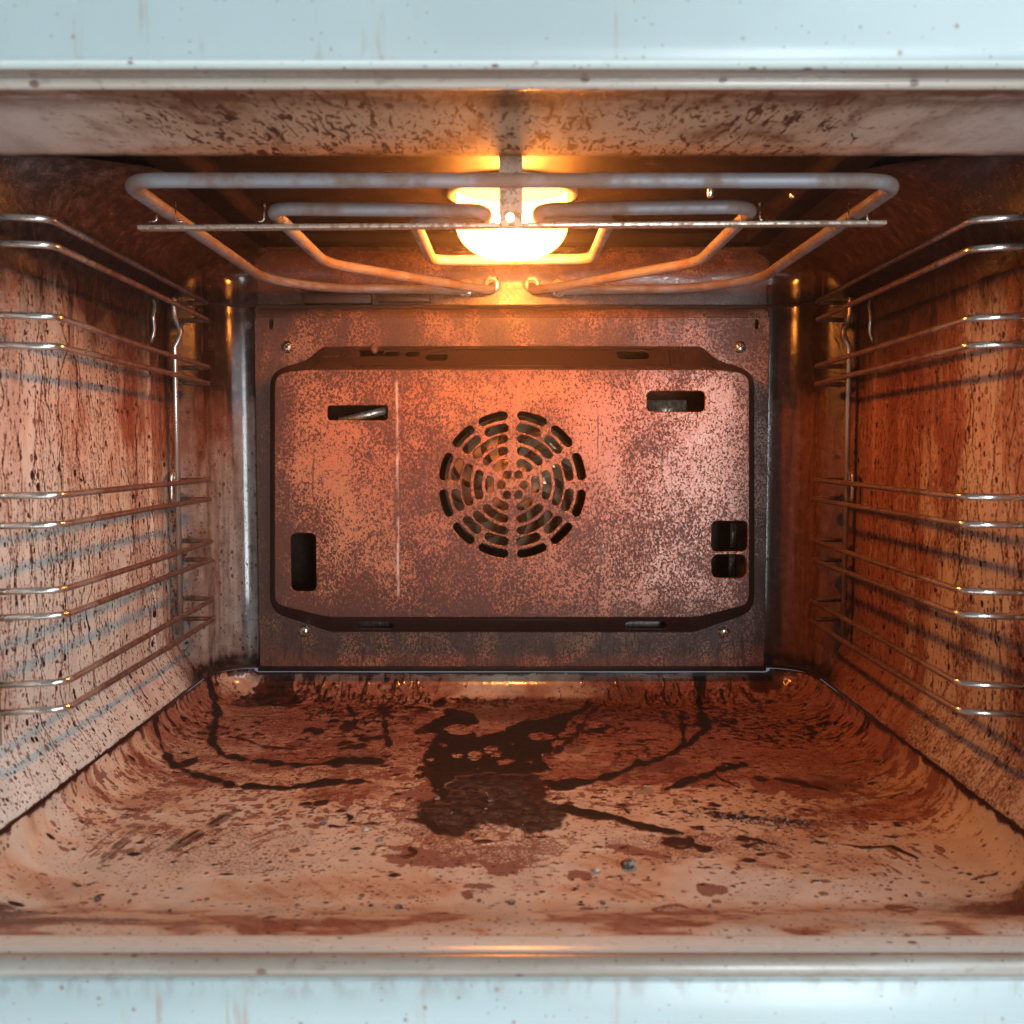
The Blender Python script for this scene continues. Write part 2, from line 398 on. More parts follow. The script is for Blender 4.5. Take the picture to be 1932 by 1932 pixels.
# ------------------------------------------------------------------ painting helpers (numpy fields sampled on dense meshes)
_tab = np.random.RandomState(3).rand(8, 256, 256).astype(np.float32)
def vnoise(a, b, k=0):
    i = np.floor(a).astype(int); j = np.floor(b).astype(int); fa = a-i; fb = b-j
    fa = fa*fa*(3-2*fa); fb = fb*fb*(3-2*fb); t = _tab[k % 8]
    g = lambda p, q: t[p % 256, q % 256]
    return (g(i, j)*(1-fa)+g(i+1, j)*fa)*(1-fb)+(g(i, j+1)*(1-fa)+g(i+1, j+1)*fa)*fb
def fbm(a, b, o=4, k=0):
    s = 0; w = .5; tot = 0
    for q in range(o):
        s = s+w*vnoise(a*2**q+17.3*q, b*2**q+9.1*q, k+q); tot += w; w *= .55
    return s/tot
def worley(a, b, seed=0):
    """F1 and F2 of a jittered point lattice"""
    i = np.floor(a).astype(int); j = np.floor(b).astype(int); t0 = _tab[seed % 8]; t1 = _tab[(seed+3) % 8]
    f1 = np.full(a.shape, 9.0); f2 = f1.copy()
    for di in (-1, 0, 1):
        for dj in (-1, 0, 1):
            p = i+di; q = j+dj
            d = np.hypot(p+t0[p % 256, q % 256]-a, q+t1[p % 256, q % 256]-b)
            f2 = np.where(d < f1, f1, np.minimum(f2, d)); f1 = np.minimum(f1, d)
    return f1, f2
def sstep(lo, hi, v):
    t = np.clip((v-lo)/(hi-lo), 0, 1); return t*t*(3-2*t)
def splat(A, i, j, ri, rj, val=1.0):
    """soft-edged elliptical dot, radii in cells; the 0.5 level lies on the radius"""
    n0, n1 = A.shape
    a0 = max(int(i-ri-2), 0); a1 = min(int(i+ri+3), n0); b0 = max(int(j-rj-2), 0); b1 = min(int(j+rj+3), n1)
    if a0 >= a1 or b0 >= b1: return
    ii = np.arange(a0, a1)[:, None]-i; jj = np.arange(b0, b1)[None, :]-j
    d = np.sqrt((ii/max(ri, .3))**2+(jj/max(rj, .3))**2); m = min(ri, rj)
    v = np.clip(.5+(1-d)*m*.55, 0, 1)*val
    np.maximum(A[a0:a1, b0:b1], v, out=A[a0:a1, b0:b1])
def blur(A, n):
    for _ in range(n):
        P = np.pad(A, 1, 'edge'); A = (P[:-2, 1:-1]+P[2:, 1:-1]+2*A*1.0+P[1:-1, :-2]+P[1:-1, 2:])/6
    return A

# ================================================================== THE OVEN
OVEN = empty('oven', (0, .60, -.30), 'open built-in oven in pale enamel, stained with burnt brown grease, its lamp glowing orange', 'oven')

# ---- side walls with their rounded upper edge and the vertical back corner
HS = .0006
def wall_profile():
    pts = [(.2335, -.1772), (.2345, -.1735), (.238, -.168), (.2445, -.158), (.250, -.147), (.252, -.138), (.252, .080)]
    for k in range(1, 15):
        a = k/14*math.pi/2
        pts.append((.188+.064*math.cos(a), .080+.067*math.sin(a)))
    P = np.array(pts); d = np.r_[0, np.cumsum(np.hypot(*np.diff(P, axis=0).T))]
    t = np.arange(0, d[-1], HS); t[-1] = d[-1]
    w = np.interp(t, d, P[:, 0]); z = np.interp(t, d, P[:, 1])
    k = np.hanning(15); k /= k.sum()
    w[8:-8] = np.convolve(w, k, 'same')[8:-8]; z[8:-8] = np.convolve(z, k, 'same')[8:-8]
    return t, w, z
WT, WW, WZ = wall_profile()
Y0, YB, YE = .44, .775, .803
NY = int((YB-Y0)/HS); NA = 74
ZUP = 0
def wall_x(y, w):
    """half width at depth y for a ring of nominal half width w: groove and fluted bulge ahead of the back corner"""
    b = .0215*sstep(.747, .772, y) - .0035*np.exp(-((y-.738)/.0035)**2) + .0022*np.exp(-((y-.712)/.003)**2)
    w = w+(.264-w)*sstep(.565, .507, y)*(1 if w < .2515 and ZUP else 0)
    lim = .252-b+.012*sstep(.565, .507, y)*ZUP
    k = .004
    h = np.clip(.5+.5*(lim-w)/k, 0, 1)
    return w*h+lim*(1-h)-k*h*(1-h)
def back_in(z):
    """how far the back wall leans in near floor and ceiling"""
    t = np.clip((z-.122)/.025, 0, 1)
    return .025*(1-np.sqrt(np.clip(1-t*t, 0, 1)))
def ring_xy(w, z):
    global ZUP
    ZUP = float(sstep(.078, .10, z))
    ys = np.concatenate([np.array([.388, .40, .42]), np.linspace(Y0, YB, NY)])
    xs = wall_x(ys, w)
    xe = wall_x(np.array([YB]), w)[0]; xc = min(.197, xe-.02)
    th = np.linspace(0, math.pi/2, NA+1)[1:]
    yb = YE-back_in(np.array([z]))[0]
    xs = np.concatenate([xs, xc+(xe-xc)*np.cos(th)]); ys = np.concatenate([ys, YB+(yb-YB)*np.sin(th)])
    return xs, ys

def paint_wall(seed, side):
    R = np.random.RandomState(seed); n1 = NY+NA; n0 = len(WT); R.rand(3)
    S = np.arange(n1)*HS; T = WT
    TT, SS = np.meshgrid(T, S, indexing='ij')
    top = T[-1]
    drip = np.zeros((n0, n1), np.float32); thin = np.zeros_like(drip)
    def run(i, j, L, w, A, wob, dens=1):
        v = 0; step = .6
        beads = R.rand(12)*L
        for k in range(int(L/step)):
            i -= step; v = v*.94+R.randn()*wob*.14; j += v*.5
            if i < 1: break
            f = k*step/L
            ww = w*(.75+.5*vnoise(np.array([i*.09]), np.array([j*.3+seed]))[0])*(1-.35*f)
            if np.min(np.abs(beads-k*step)) < .5: ww *= 1.8
            if R.rand() < dens: splat(A, i, j, ww*1.1, ww, 1.0)
        splat(A, i, j, w*2.2, w*1.4)
    h = n0
    for k in range(250):                       # long thin runs
        run(R.uniform(.25, .93)*h, R.rand()*n1, R.gamma(2., 73), R.uniform(.42, .75), drip, 1.0, R.choice([1, 1, .55]))
    for k in range(520):                       # short red-brown runs
        run(R.uniform(.1, .95)*h, R.rand()*n1, R.gamma(2., 35), R.uniform(.45, .95), thin, .8, R.choice([1, .6, .35]))
    for k in range(14):                        # heavy runs
        run(R.uniform(.3, .8)*h, R.rand()*n1, R.uniform(100, 340), R.uniform(.7, 1.15), drip, 1.3)
    for k in range(9000):
        r = R.gamma(2.0, .38); splat(drip if R.rand() < .55 else thin, R.rand()*n0, R.rand()*n1, r*1.25, r)
    for k in range(50):
        r = R.uniform(1.1, 2.2); splat(thin, R.rand()*n0, R.rand()*n1, r*1.6, r)
    zz = WZ[:, None]
    film = .22+.50*sstep(.36, .80, fbm(SS/.020, TT/.05, 4, 1)+.25*(fbm(SS/.06, TT/.06, 3, 5)-.5))
    film += .08*sstep(.40, .75, fbm(SS/.005, TT/.04, 3, 2))
    film += .10+.40*sstep(.52, .68, SS+Y0+.03*(fbm(SS/.03, TT/.03, 3, 2)-.5)) if side > 0 else -.14-.25*sstep(.02, -.10, zz)  # grease film, thinner on the left wall to paint in its daylight
    film += .35*sstep(-.06, .05, zz)*(1-.75*sstep(.66, .52, SS+Y0))+.30*sstep(.58, .72, SS+Y0)
    film = np.clip(film+.5*sstep(.06, .11, zz), 0, 1)
    # broad thin stain curtains hanging down
    cur = sstep(.54, .74, fbm(SS/.007, TT/.035, 5, 3))*sstep(.40, .62, fbm(SS/.05+5, TT/.09, 3, 4))
    thin = np.maximum(thin, cur*.52)
    thin = np.maximum(thin, .02+.42*sstep(.44, .70, fbm(SS/.03+3, TT/.08, 4, 5))+.20*sstep(-.09, .06, zz)*(1-.7*sstep(.66, .52, SS+Y0))+(.10 if side > 0 else -.05))
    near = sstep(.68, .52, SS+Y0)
    soot = 1.0*sstep(.022, .082, zz-.026*near+.03*(fbm(SS/.01, TT/.05, 3, 6)-.5)) + .10*sstep(.62, .8, fbm(SS/.02, TT/.07, 3, 7))  # soot with the shoulder's shade painted in, stronger higher up
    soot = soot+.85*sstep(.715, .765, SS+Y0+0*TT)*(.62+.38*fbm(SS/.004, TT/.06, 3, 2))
    # streaks on the rounded shoulder
    soot = soot*(.80+.5*fbm(SS/.0028, TT/.05, 3, 0))
    calm = 1-.45*sstep(.745, .775, SS+Y0); drip *= calm; thin *= calm
    seam = 1-sstep(.0008, .0026, TT+.0012*(fbm(SS/.004, TT/.01, 3, 1)-.5))
    drip = np.maximum(drip, seam*.75)
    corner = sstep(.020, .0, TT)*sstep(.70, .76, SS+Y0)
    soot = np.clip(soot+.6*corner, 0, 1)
    out = np.stack([drip, film, np.clip(thin, 0, 1), np.clip(soot, 0, .97)], -1)
    return np.concatenate([np.repeat(out[:, :1], 3, 1), out], 1)

RING = [ring_xy(w, z) for w, z in zip(WW, WZ)]
for side in (-1, 1):
    V = np.zeros((len(WT), len(RING[0][0]), 3))
    for i, (xs, ys) in enumerate(RING):
        V[i, :, 0] = xs*side; V[i, :, 1] = ys; V[i, :, 2] = WZ[i]
    # the wall's bottom edge turns out to meet the floor tray
    me = mesh_np('side_wall', V.reshape(-1, 3), grid_quads(V.shape[0], V.shape[1], flip=side < 0))
    set_attr(me, paint_wall(11 if side < 0 else 23, side).reshape(-1, 4))
    link('side_wall', me, M['wall'], OVEN)
del V

# ---- back wall of the cavity behind the panel (open in the middle for the fan)
zs = np.concatenate([np.linspace(-.1772, .105, 60), np.linspace(.106, .147, 30)])
xs = np.linspace(-.197, .197, 120)
V = np.zeros((len(zs), len(xs), 3)); XX, ZZ = np.meshgrid(xs, zs)
V[..., 0] = XX; V[..., 2] = ZZ; V[..., 1] = YE-back_in(ZZ)
Q = grid_quads(*XX.shape)
cen = V.reshape(-1, 3)[Q].mean(1)
Q = Q[~((np.abs(cen[:, 0]) < .176) & (cen[:, 2] > -.14) & (cen[:, 2] < .09))]
me = mesh_np('back_wall', V.reshape(-1, 3), Q)
link('back_wall', me, M['rear'], OVEN)

# ---- ceiling sheet, with a shallow pressed rib, round a recess for the lamp
nx, ny = 160, 130
xs = np.linspace(-.190, .190, nx); ys = np.linspace(.5105, .779, ny); XX, YY = np.meshgrid(xs, ys)
edge = np.minimum(np.minimum(.190-np.abs(XX), YY-.5105), .779-YY)
ZZ = .147+.006*sstep(.018, .026, edge)
ZZ += .0010*(fbm(XX/.03, YY/.03, 3, 2)-.5)*sstep(0, .02, edge)
V = np.stack([XX, YY, ZZ], -1)
link('ceiling', mesh_np('ceiling', V.reshape(-1, 3), grid_quads(ny, nx, flip=True)), M['ceiling'], OVEN)

# ---- floor tray
FH = .0008
fx = np.linspace(-.2335, .2335, 585); FH = fx[1]-fx[0]; fy = np.arange(.388, .8026, FH)
XX, YY = np.meshgrid(fx, fy)
qx = np.clip((np.abs(XX)-.200)/.0335, 0, None); qy = np.clip((YY-.772)/.0305, 0, None)
q = np.hypot(qx, qy); sc = np.where(q > 1, 1/np.maximum(q, 1e-6), 1)
PX = np.sign(XX)*(np.minimum(np.abs(XX), .200)+qx*sc*.0335); PY = np.minimum(YY, .772)+qy*sc*.0305
qq = np.minimum(q, 1)
PZg = -.2+.0222*(1-np.sqrt(np.clip(1-qq*qq, 0, 1)))
PZg = np.maximum(PZg, -.2+.0085*sstep(.436, .390, YY))
PZg += .0006*(fbm(XX/.09, YY/.09, 2, 1)-.5)

def paint_floor():
    R = np.random.RandomState(5); n0, n1 = XX.shape
    ij = lambda x, y: ((y-fy[0])/FH, (x-fx[0])/FH)
    def px(u, v): p = PZ(u, v, -.2); return ij(p[0], p[1])
    char = np.zeros((n0, n1), np.float32); thin = np.zeros_like(char); crust = np.zeros_like(char); film = np.zeros_like(char)
    wx = (fbm(XX/.012, YY/.012, 5, 0)-.5)+.35*(fbm(XX/.0035, YY/.0035, 3, 2)-.5); wy = (fbm(XX/.012+31, YY/.012+7, 5, 1)-.5)+.35*(fbm(XX/.0035+9, YY/.0035, 3, 6)-.5)
    def poly(A, pts, val=1.0, warp=.016, hole=False, soft=2):
        p = [PZ(u, v, -.2) for u, v in pts]
        a = XX+wx*warp; b = YY+wy*warp; ins = np.zeros(XX.shape, bool)
        for k in range(len(p)):
            x0, y0 = p[k-1][:2]; x1, y1 = p[k][:2]
            if y0 == y1: continue
            c = ((y0 > b) != (y1 > b)) & (a < (x1-x0)*(b-y0)/(y1-y0)+x0)
            ins ^= c
        m = blur(ins.astype(np.float32), soft)
        if hole: A *= (1-m)
        else: np.maximum(A, m*val, out=A)
    def stroke(A, pts, w, val=1.0, ragged=.5, gap=0):
        P = [px(u, v) for u, v in pts]
        w = w*1.2/F*.6/FH/2  # photo pixels across -> cells
        for (a, b), (c, d) in zip(P, P[1:]):
            L = math.hypot(c-a, d-b); n = max(int(L/.6), 1)
            for k in range(n):
                t = k/n; i = a+(c-a)*t; j = b+(d-b)*t
                nz = vnoise(np.array([i*.13]), np.array([j*.13]), 2)[0]
                ww = w*(1+ragged*(nz*2-1)*1.3)
                if R.rand() < gap: continue
                splat(A, i+(vnoise(np.array([j*.1]), np.array([i*.07]), 4)[0]-.5)*w*2.4, j, max(ww*2.2, .6), max(ww, .5), val)
    def blob(A, u, v, ru, rv, val=1.0):
        c = px(u, v); e = px(u+ru, v); f = px(u, v-rv)
        splat(A, c[0], c[1], abs(f[0]-c[0]), abs(e[1]-c[1]), val)
    cv = lambda L: [(679.2+.27345*a, 1237.7+.27345*b) for a, b in L]
    # the burnt pool in the middle
    poly(crust, cv([(640, 800), (1250, 820), (1300, 1000), (1430, 1060), (1390, 1180), (1200, 1240), (1050, 1180), (900, 1150), (780, 1200), (640, 1260), (480, 1180), (390, 1080), (430, 1020), (600, 1000)]), .97, .010)
    poly(char, cv([(440, 470), (560, 420), (620, 360), (800, 400), (830, 450), (780, 560), (870, 540), (1000, 520), (1050, 460), (1280, 430), (1500, 380), (1560, 330), (1640, 330), (1480, 440), (1380, 540), (1330, 640), (1280, 720), (1330, 770), (1180, 830), (640, 810), (620, 900), (640, 1010), (580, 1000), (480, 900), (480, 780), (430, 760), (430, 660), (490, 610), (520, 540), (440, 520)]), .95, .012)
    poly(char, cv([(1150, 860), (1300, 870), (1290, 1000), (1200, 1010)]), .8, .014)
    for a, b, ra, rb in ((690, 510, 85, 40), (870, 500, 110, 34), (790, 690, 50, 30), (915, 665, 60, 38), (990, 740, 45, 18), (1240, 560, 95, 26), (570, 620, 22, 14), (680, 700, 28, 14), (480, 725, 26, 10), (1170, 745, 20, 8), (1065, 610, 10, 5)):
        th = np.linspace(0, 2*math.pi, 22)[:-1]
        poly(char, cv([(a+ra*math.cos(t), b+rb*math.sin(t)) for t in th]), hole=True, warp=.010, soft=1)
    poly(thin, cv([(380, 900), (480, 850), (600, 1010), (420, 1060), (330, 1000), (200, 990)]), .8, .02)
    stroke(crust, cv([(400, 1000), (600, 1010), (440, 1090), (560, 1230), (650, 1260)]), 7, .9)
    stroke(char, cv([(330, 1120), (430, 1140), (520, 1200), (640, 1250)]), 9, 1)
    stroke(char, cv([(1280, 885), (1380, 900), (1560, 880), (1720, 840), (1810, 800), (1930, 745)]), 11)
    stroke(char, cv([(1400, 1060), (1600, 1090), (1750, 1120), (1932, 1165)]), 15, 1, .3)
    stroke(char, [(1205, 1556), (1250, 1567), (1290, 1577)], 9)
    blob(char, 1060, 1487, 26, 7)
    stroke(char, [(1020, 1512), (1080, 1508), (1150, 1520), (1215, 1523)], 4, .8, .8, .3)
    stroke(char, [(1050, 1500), (1110, 1516), (1180, 1528), (1260, 1540)], 3, .8, .8, .3)
    stroke(char, [(1060, 1478), (1130, 1471), (1200, 1448), (1250, 1432), (1300, 1404), (1335, 1374)], 9)
    stroke(crust, [(1170, 1452), (1260, 1440)], 26, .45)
    stroke(char, [(1256, 1490), (1300, 1474), (1345, 1458), (1405, 1443)], 12)
    stroke(char, [(1340, 1458), (1365, 1474), (1395, 1487)], 5)
    stroke(char, [(1286, 1345), (1288, 1375), (1290, 1402)], 9, 1, .7)
    stroke(char, [(1318, 1312), (1322, 1340), (1330, 1372)], 17, 1, .8)
    stroke(char, [(1050, 1420), (1085, 1390), (1110, 1350), (1135, 1330)], 9, .85, .7)
    poly(char, [(1112, 1378), (1160, 1368), (1140, 1380), (1150, 1388), (1125, 1386)], 1, .008, soft=1)
    blob(crust, 1080, 1412, 26, 10, .55); blob(crust, 1215, 1492, 20, 8, .5); blob(crust, 1255, 1438, 45, 12, .4)
    # spots with a ring, front right
    for u, v, a, b in ((1277, 1588, 32, 13), (905, 1680, 36, 10), (980, 1676, 14, 4), (1340, 1677, 14, 5), (1360, 1680, 12, 4), (1090, 1655, 16, 5), (1700, 1720, 26, 8), (1265, 1720, 34, 10), (745, 1606, 40, 12), (1410, 1590, 20, 7)):
        n = 40; ph = R.rand()*6; ring = [(u+a*math.cos(t)*(1+.16*math.sin(2*t+ph)+.08*math.sin(5*t+ph)), v+b*math.sin(t)*(1+.18*math.sin(3*t+ph))) for t in np.linspace(ph, ph+2*math.pi*R.uniform(.75, 1), n)]
        stroke(thin if v > 1640 else char, ring, R.uniform(4, 8), .8, 1.2, .15); blob(thin, u, v, a*.8, b*.8, .46)
        if (u, v) == (1277, 1588): blob(char, u, v+1, 26, 9, .8)
    poly(char, [(1300, 1592), (1338, 1600), (1350, 1612), (1320, 1608)], .9, .010)
    poly(thin, [(1130, 1594), (1190, 1592), (1240, 1610), (1270, 1622), (1180, 1614)], 1, .016)
    poly(thin, [(880, 1612), (935, 1630), (1000, 1622), (950, 1655), (930, 1652)], 1, .018)
    poly(thin, [(700, 1600), (780, 1596), (900, 1618), (880, 1632), (760, 1626)], .8, .03)
    poly(thin, [(720, 1500), (800, 1520), (840, 1560), (960, 1590), (1060, 1560), (1080, 1600), (960, 1640), (820, 1610), (740, 1560)], .55, .05)
    # drips and brush smears, left
    stroke(char, [(398, 1330), (412, 1350), (402, 1378), (403, 1408), (424, 1428), (480, 1437), (560, 1446), (620, 1440), (700, 1436)], 11, 1, .7)
    stroke(char, [(288, 1372), (296, 1420), (330, 1450), (400, 1472), (440, 1484), (540, 1488), (600, 1478), (640, 1474), (700, 1476)], 10, 1, .7)
    stroke(char, [(640, 1440), (690, 1432), (720, 1440)], 16, .9, .9)
    stroke(char, [(430, 1390), (470, 1400), (500, 1412), (560, 1416)], 4, .9, .9, .3)
    stroke(thin, [(550, 1412), (600, 1408), (640, 1398)], 22, .8, .8)
    stroke(char, [(330, 1452), (360, 1440)], 12, .9, .9)
    stroke(char, [(655, 1330), (672, 1360), (668, 1385), (690, 1400)], 6, 1, .9)
    stroke(char, [(720, 1330), (728, 1380), (735, 1410)], 7, .9, .9, .15)
    for k in range(140):                        # splashed broken marks left of the pool
        u = R.uniform(560, 840); v = R.uniform(1330, 1560); L = R.gamma(2, 14)
        stroke(char if R.rand() < .6 else thin, [(u, v), (u+L*.5, v+R.uniform(-3, 3)), (u+L, v+R.uniform(-5, 5))], R.gamma(2, 2.2)+1, R.uniform(.7, 1), 1, .2)
    for k in range(130):                        # and right of it
        u = R.uniform(1040, 1560); v = R.uniform(1330, 1640); L = R.gamma(2, 10)
        stroke(char if R.rand() < .5 else thin, [(u, v), (u+L, v+R.uniform(-5, 5))], R.uniform(2, 5), R.uniform(.6, 1), 1, .2)
    for (u0, v0, u1, v1, w, n) in ((300, 1612, 445, 1528, 34, 26), (170, 1640, 265, 1560, 26, 18), (255, 1620, 330, 1560, 20, 9), (420, 1612, 520, 1570, 24, 8)):
        for k in range(n):
            o = R.uniform(-1, 1)*w; a = R.uniform(0, .6); b = a+R.uniform(.15, .4)
            stroke(thin, [(u0+(u1-u0)*a+o, v0+(v1-v0)*a+o*.45), (u0+(u1-u0)*b+o, v0+(v1-v0)*b+o*.45)], R.uniform(2, 6), R.uniform(.55, .95), .9, .25)
    stroke(crust, [(300, 1610), (360, 1580), (445, 1530)], 16, .7, .9, .3); stroke(char, [(310, 1608), (380, 1565), (440, 1532)], 5, .7, 1.2, .45); stroke(char, [(345, 1600), (420, 1552)], 4, .7, 1.2, .5); stroke(crust, [(195, 1625), (262, 1562)], 9, .55, 1, .35)
    # granular burnt line, right
    for k in range(90):
        t = R.rand(); u = 1290+t*240; v = 1535+t*22+R.randn()*5
        r = R.gamma(2, .6); i, j = px(u, v); splat(char, i, j, r, r*1.4, R.uniform(.7, 1))
    stroke(char, [(1430, 1470), (1500, 1476), (1560, 1492)], 8, .8, 1, .45); stroke(thin, [(1440, 1480), (1560, 1490)], 26, .7, 1, .3)
    stroke(char, [(1540, 1590), (1620, 1600), (1680, 1600), (1730, 1620)], 5, .9, 1, .3)
    for k in range(50):
        u = R.uniform(1480, 1780); v = R.uniform(1500, 1640); L = R.gamma(2, 14)
        stroke(thin, [(u, v), (u+L*.7, v+L*.45)], R.uniform(2, 6), R.uniform(.5, .9), 1, .3)
    # runs coming down the upturned sides and the back
    for sgn in (-1, 1):
        for k in range(85):
            y = .44+.35*R.beta(2, 1.1); L = R.gamma(1.6, 20)+4; x = sgn*(.2335-.028*R.beta(.8, 1.6)); i, j = ij(x, y); v = 0
            A = char if R.rand() < .5 else thin; w = R.uniform(.4, .85); dn = R.choice([.9, .6, .4])
            for s in range(int(L/.6)):
                j -= sgn*.6; v = v*.95+R.randn()*.17-.008; i += v*.5
                if R.rand() < dn: splat(A, i, j, w*(1-.4*s*.6/L), w, 1)
            splat(A, i, j, w*1.8, w*2)
    for k in range(130):
        x = R.uniform(-.2, .2); L = R.gamma(1.5, 8)+3; i, j = ij(x, .801-R.uniform(0, .02)); v = 0; A = char if R.rand() < .65 else thin; w = R.uniform(.6, 1.5)
        for s in range(int(L/.6)):
            i -= .6; v = v*.9+R.randn()*.15; j += v*.5; splat(A, i, j, w, w*(1-.3*s*.6/L), 1)
    # specks
    for k in range(11000):
        r = R.gamma(2.0, .34); x = R.uniform(-.23, .23); y = .39+.41*R.beta(1.7, 1.2); i, j = ij(x, y)
        splat(char if R.rand() < .45 else thin, i, j, r*R.uniform(.7, 1.3), r*R.uniform(.8, 1.9), R.uniform(.7, 1))
    for k in range(90):
        r = R.uniform(1.1, 2.6); x = R.uniform(-.2, .2); y = R.uniform(.41, .79); i, j = ij(x, y)
        splat(thin, i, j, r*.8, r*1.5, R.uniform(.5, .9))
    # vermicular broken film over the back half
    patch = sstep(.40, .62, fbm(XX/.06+2, YY/.045, 4, 1))*sstep(.44, .56, YY)
    thin = np.maximum(thin, .08+.30*patch*(.45+1.0*fbm(XX/.011, YY/.008, 3, 2))+.12*sstep(.58, .74, YY)+.10*fbm(XX/.02, YY/.015, 3, 6))
    n = fbm(XX/.004, YY/.004, 4, 3); big = fbm(XX/.05, YY/.05, 3, 5)
    thin = np.maximum(thin, .8*sstep(.555, .68, n+.45*(big-.5))*sstep(.44, .56, YY))
    char = np.maximum(char, .9*sstep(.64, .73, n+.55*(big-.5))*sstep(.56, .70, YY))
    # dried bubbles: pale cells rimmed with brown, below and left of the pool and in bands further back
    f1, f2 = worley(XX/.0105+wx*.8, YY/.013+wy*.8, 1); g1, g2 = worley(XX/.0055+wx, YY/.007+wy, 2)
    rimw = sstep(.20, .04, f2-f1)*.75; rims = sstep(.22, .05, g2-g1)*.7
    def zone(u, v, ru, rv, soft=.5):
        p = PZ(u, v, -.2); e = PZ(u+ru, v, -.2); f = PZ(u, v-rv, -.2)
        return sstep(1.15, 1.15-soft, np.hypot((XX-p[0])/(e[0]-p[0]), (YY-p[1])/(f[1]-p[1]))+1.1*(fbm(XX/.018, YY/.018, 4, 3)-.5))
    zn = np.maximum(zone(900, 1595, 190, 50), zone(760, 1530, 110, 40)*.9)
    thin = np.maximum(thin, zn*np.maximum(rimw, rims*.8))
    thin = np.maximum(thin, zn*.36)
    bk = np.maximum(zone(1180, 1330, 330, 45), zone(700, 1320, 170, 40))
    char = np.maximum(char, bk*sstep(.30, .12, g2-g1)*.72*sstep(.38, .54, fbm(XX/.016, YY/.016, 3, 0)))
    thin = np.maximum(thin, .55*zone(1060, 1330, 260, 60)); thin = np.maximum(thin, .50*zone(700, 1430, 150, 45))
    thin = np.maximum(thin, .47*zone(1560, 1480, 160, 70)); thin = np.maximum(thin, .50*zone(1330, 1600, 220, 30)); thin = np.maximum(thin, .46*zone(420, 1600, 190, 55))
    crust = np.maximum(crust, .45*zone(680, 1432, 60, 16)); crust = np.maximum(crust, .5*zone(1560, 1480, 60, 20)); crust = np.maximum(crust, .55*zone(1060, 1340, 200, 30))
    # fat film: strong on the rise to the front sill and in the corners
    film = .30+.40*sstep(.4, .7, fbm(XX/.05, YY/.03, 4, 6))+.60*sstep(.50, .70, YY)+.25*sstep(.0, .2, XX)*sstep(.45, .55, YY)
    fr = sstep(.445, .418, YY)
    film = film*(1-fr)+fr*(.36+.55*sstep(.36, .6, fbm(XX/.028, YY/.010, 4, 2)))
    brush = fbm((XX+YY*.9)/.006, (XX-YY)/.09, 3, 4)
    film += .13*sstep(.55, .75, brush)*sstep(.70, .5, YY)
    for cx, cy, rx, ry in ((-.222, .416, .045, .016), (.212, .424, .05, .018), (-.19, .404, .06, .008)):
        k = sstep(1.25, .2, np.hypot((XX-cx)/rx, (YY-cy)/ry)+1.2*(fbm(XX/.012, YY/.006, 4, 7)-.5))
        thin = np.maximum(thin, k*.70); crust = np.maximum(crust, k*.60)
    pale = sstep(.52, .66, fbm(XX/.03+3, YY/.018+8, 3, 1))*fr
    film *= (1-.75*pale)
    cl = sstep(.25, .6, qy)*np.maximum(sstep(.10, .03, np.abs(XX)), sstep(.185, .205, np.abs(XX))*.35); char *= 1-.55*cl; thin *= 1-.45*cl; crust *= 1-.6*cl; film *= 1-.3*cl
    thin = np.maximum(thin, np.clip(blur(char, 14)*1.15, 0, .60)); crust = np.maximum(crust, np.clip(blur(char, 5)*.55-.05, 0, .5))
    # burnt corners at the back, dark line where the tray meets back and sides
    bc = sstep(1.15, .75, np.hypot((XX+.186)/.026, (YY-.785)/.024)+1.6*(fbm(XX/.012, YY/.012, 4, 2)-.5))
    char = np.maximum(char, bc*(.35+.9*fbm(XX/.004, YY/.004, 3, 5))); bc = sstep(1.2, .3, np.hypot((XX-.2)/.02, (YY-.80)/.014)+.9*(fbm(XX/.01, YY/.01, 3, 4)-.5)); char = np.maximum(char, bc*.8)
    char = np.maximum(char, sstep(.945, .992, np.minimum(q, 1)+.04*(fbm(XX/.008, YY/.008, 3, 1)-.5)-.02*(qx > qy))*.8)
    return np.stack([char, np.clip(film, 0, 1), np.clip(thin, 0, 1), np.clip(crust, 0, .95)], -1)

FP = paint_floor()
# burnt fat has thickness
lump = fbm(XX/.0045, YY/.0045, 4, 2)
PZg = PZg + .0007*blur(sstep(.3, .7, FP[..., 0]), 1)*sstep(.98, .9, q)*(.5+lump) + .0007*blur(FP[..., 3], 1)*lump
me = mesh_np('floor_tray', np.stack([PX, PY, PZg], -1).reshape(-1, 3), grid_quads(*XX.shape))
set_attr(me, FP.reshape(-1, 4))
link('floor_tray', me, M['grime'], OVEN)

# ---- front frame: the pale face below, its rolled rim, and the sill
prof = [(.3905, -.1935), (.3895, -.1921), (.3880, -.1914), (.3860, -.1912), (.3800, -.1913), (.3765, -.1917), (.3752, -.1926), (.3745, -.1937), (.3733, -.1930)]
segs = [1]*8
bead = arc_prof(.3690, -.1934, .0042, 45, 255, 22)
prof += bead; segs += [2]*len(bead)
face = [(.3668, -.1976), (.3660, -.1990), (.3656, -.2120), (.3656, -.255), (.3656, -.300)]
prof += face; segs += [0]*len(face)
extrude_x('front_sill', prof, -.31, .31, 60, [M['face'], M['sill'], M['rim']], segs[:len(prof)-1], OVEN)
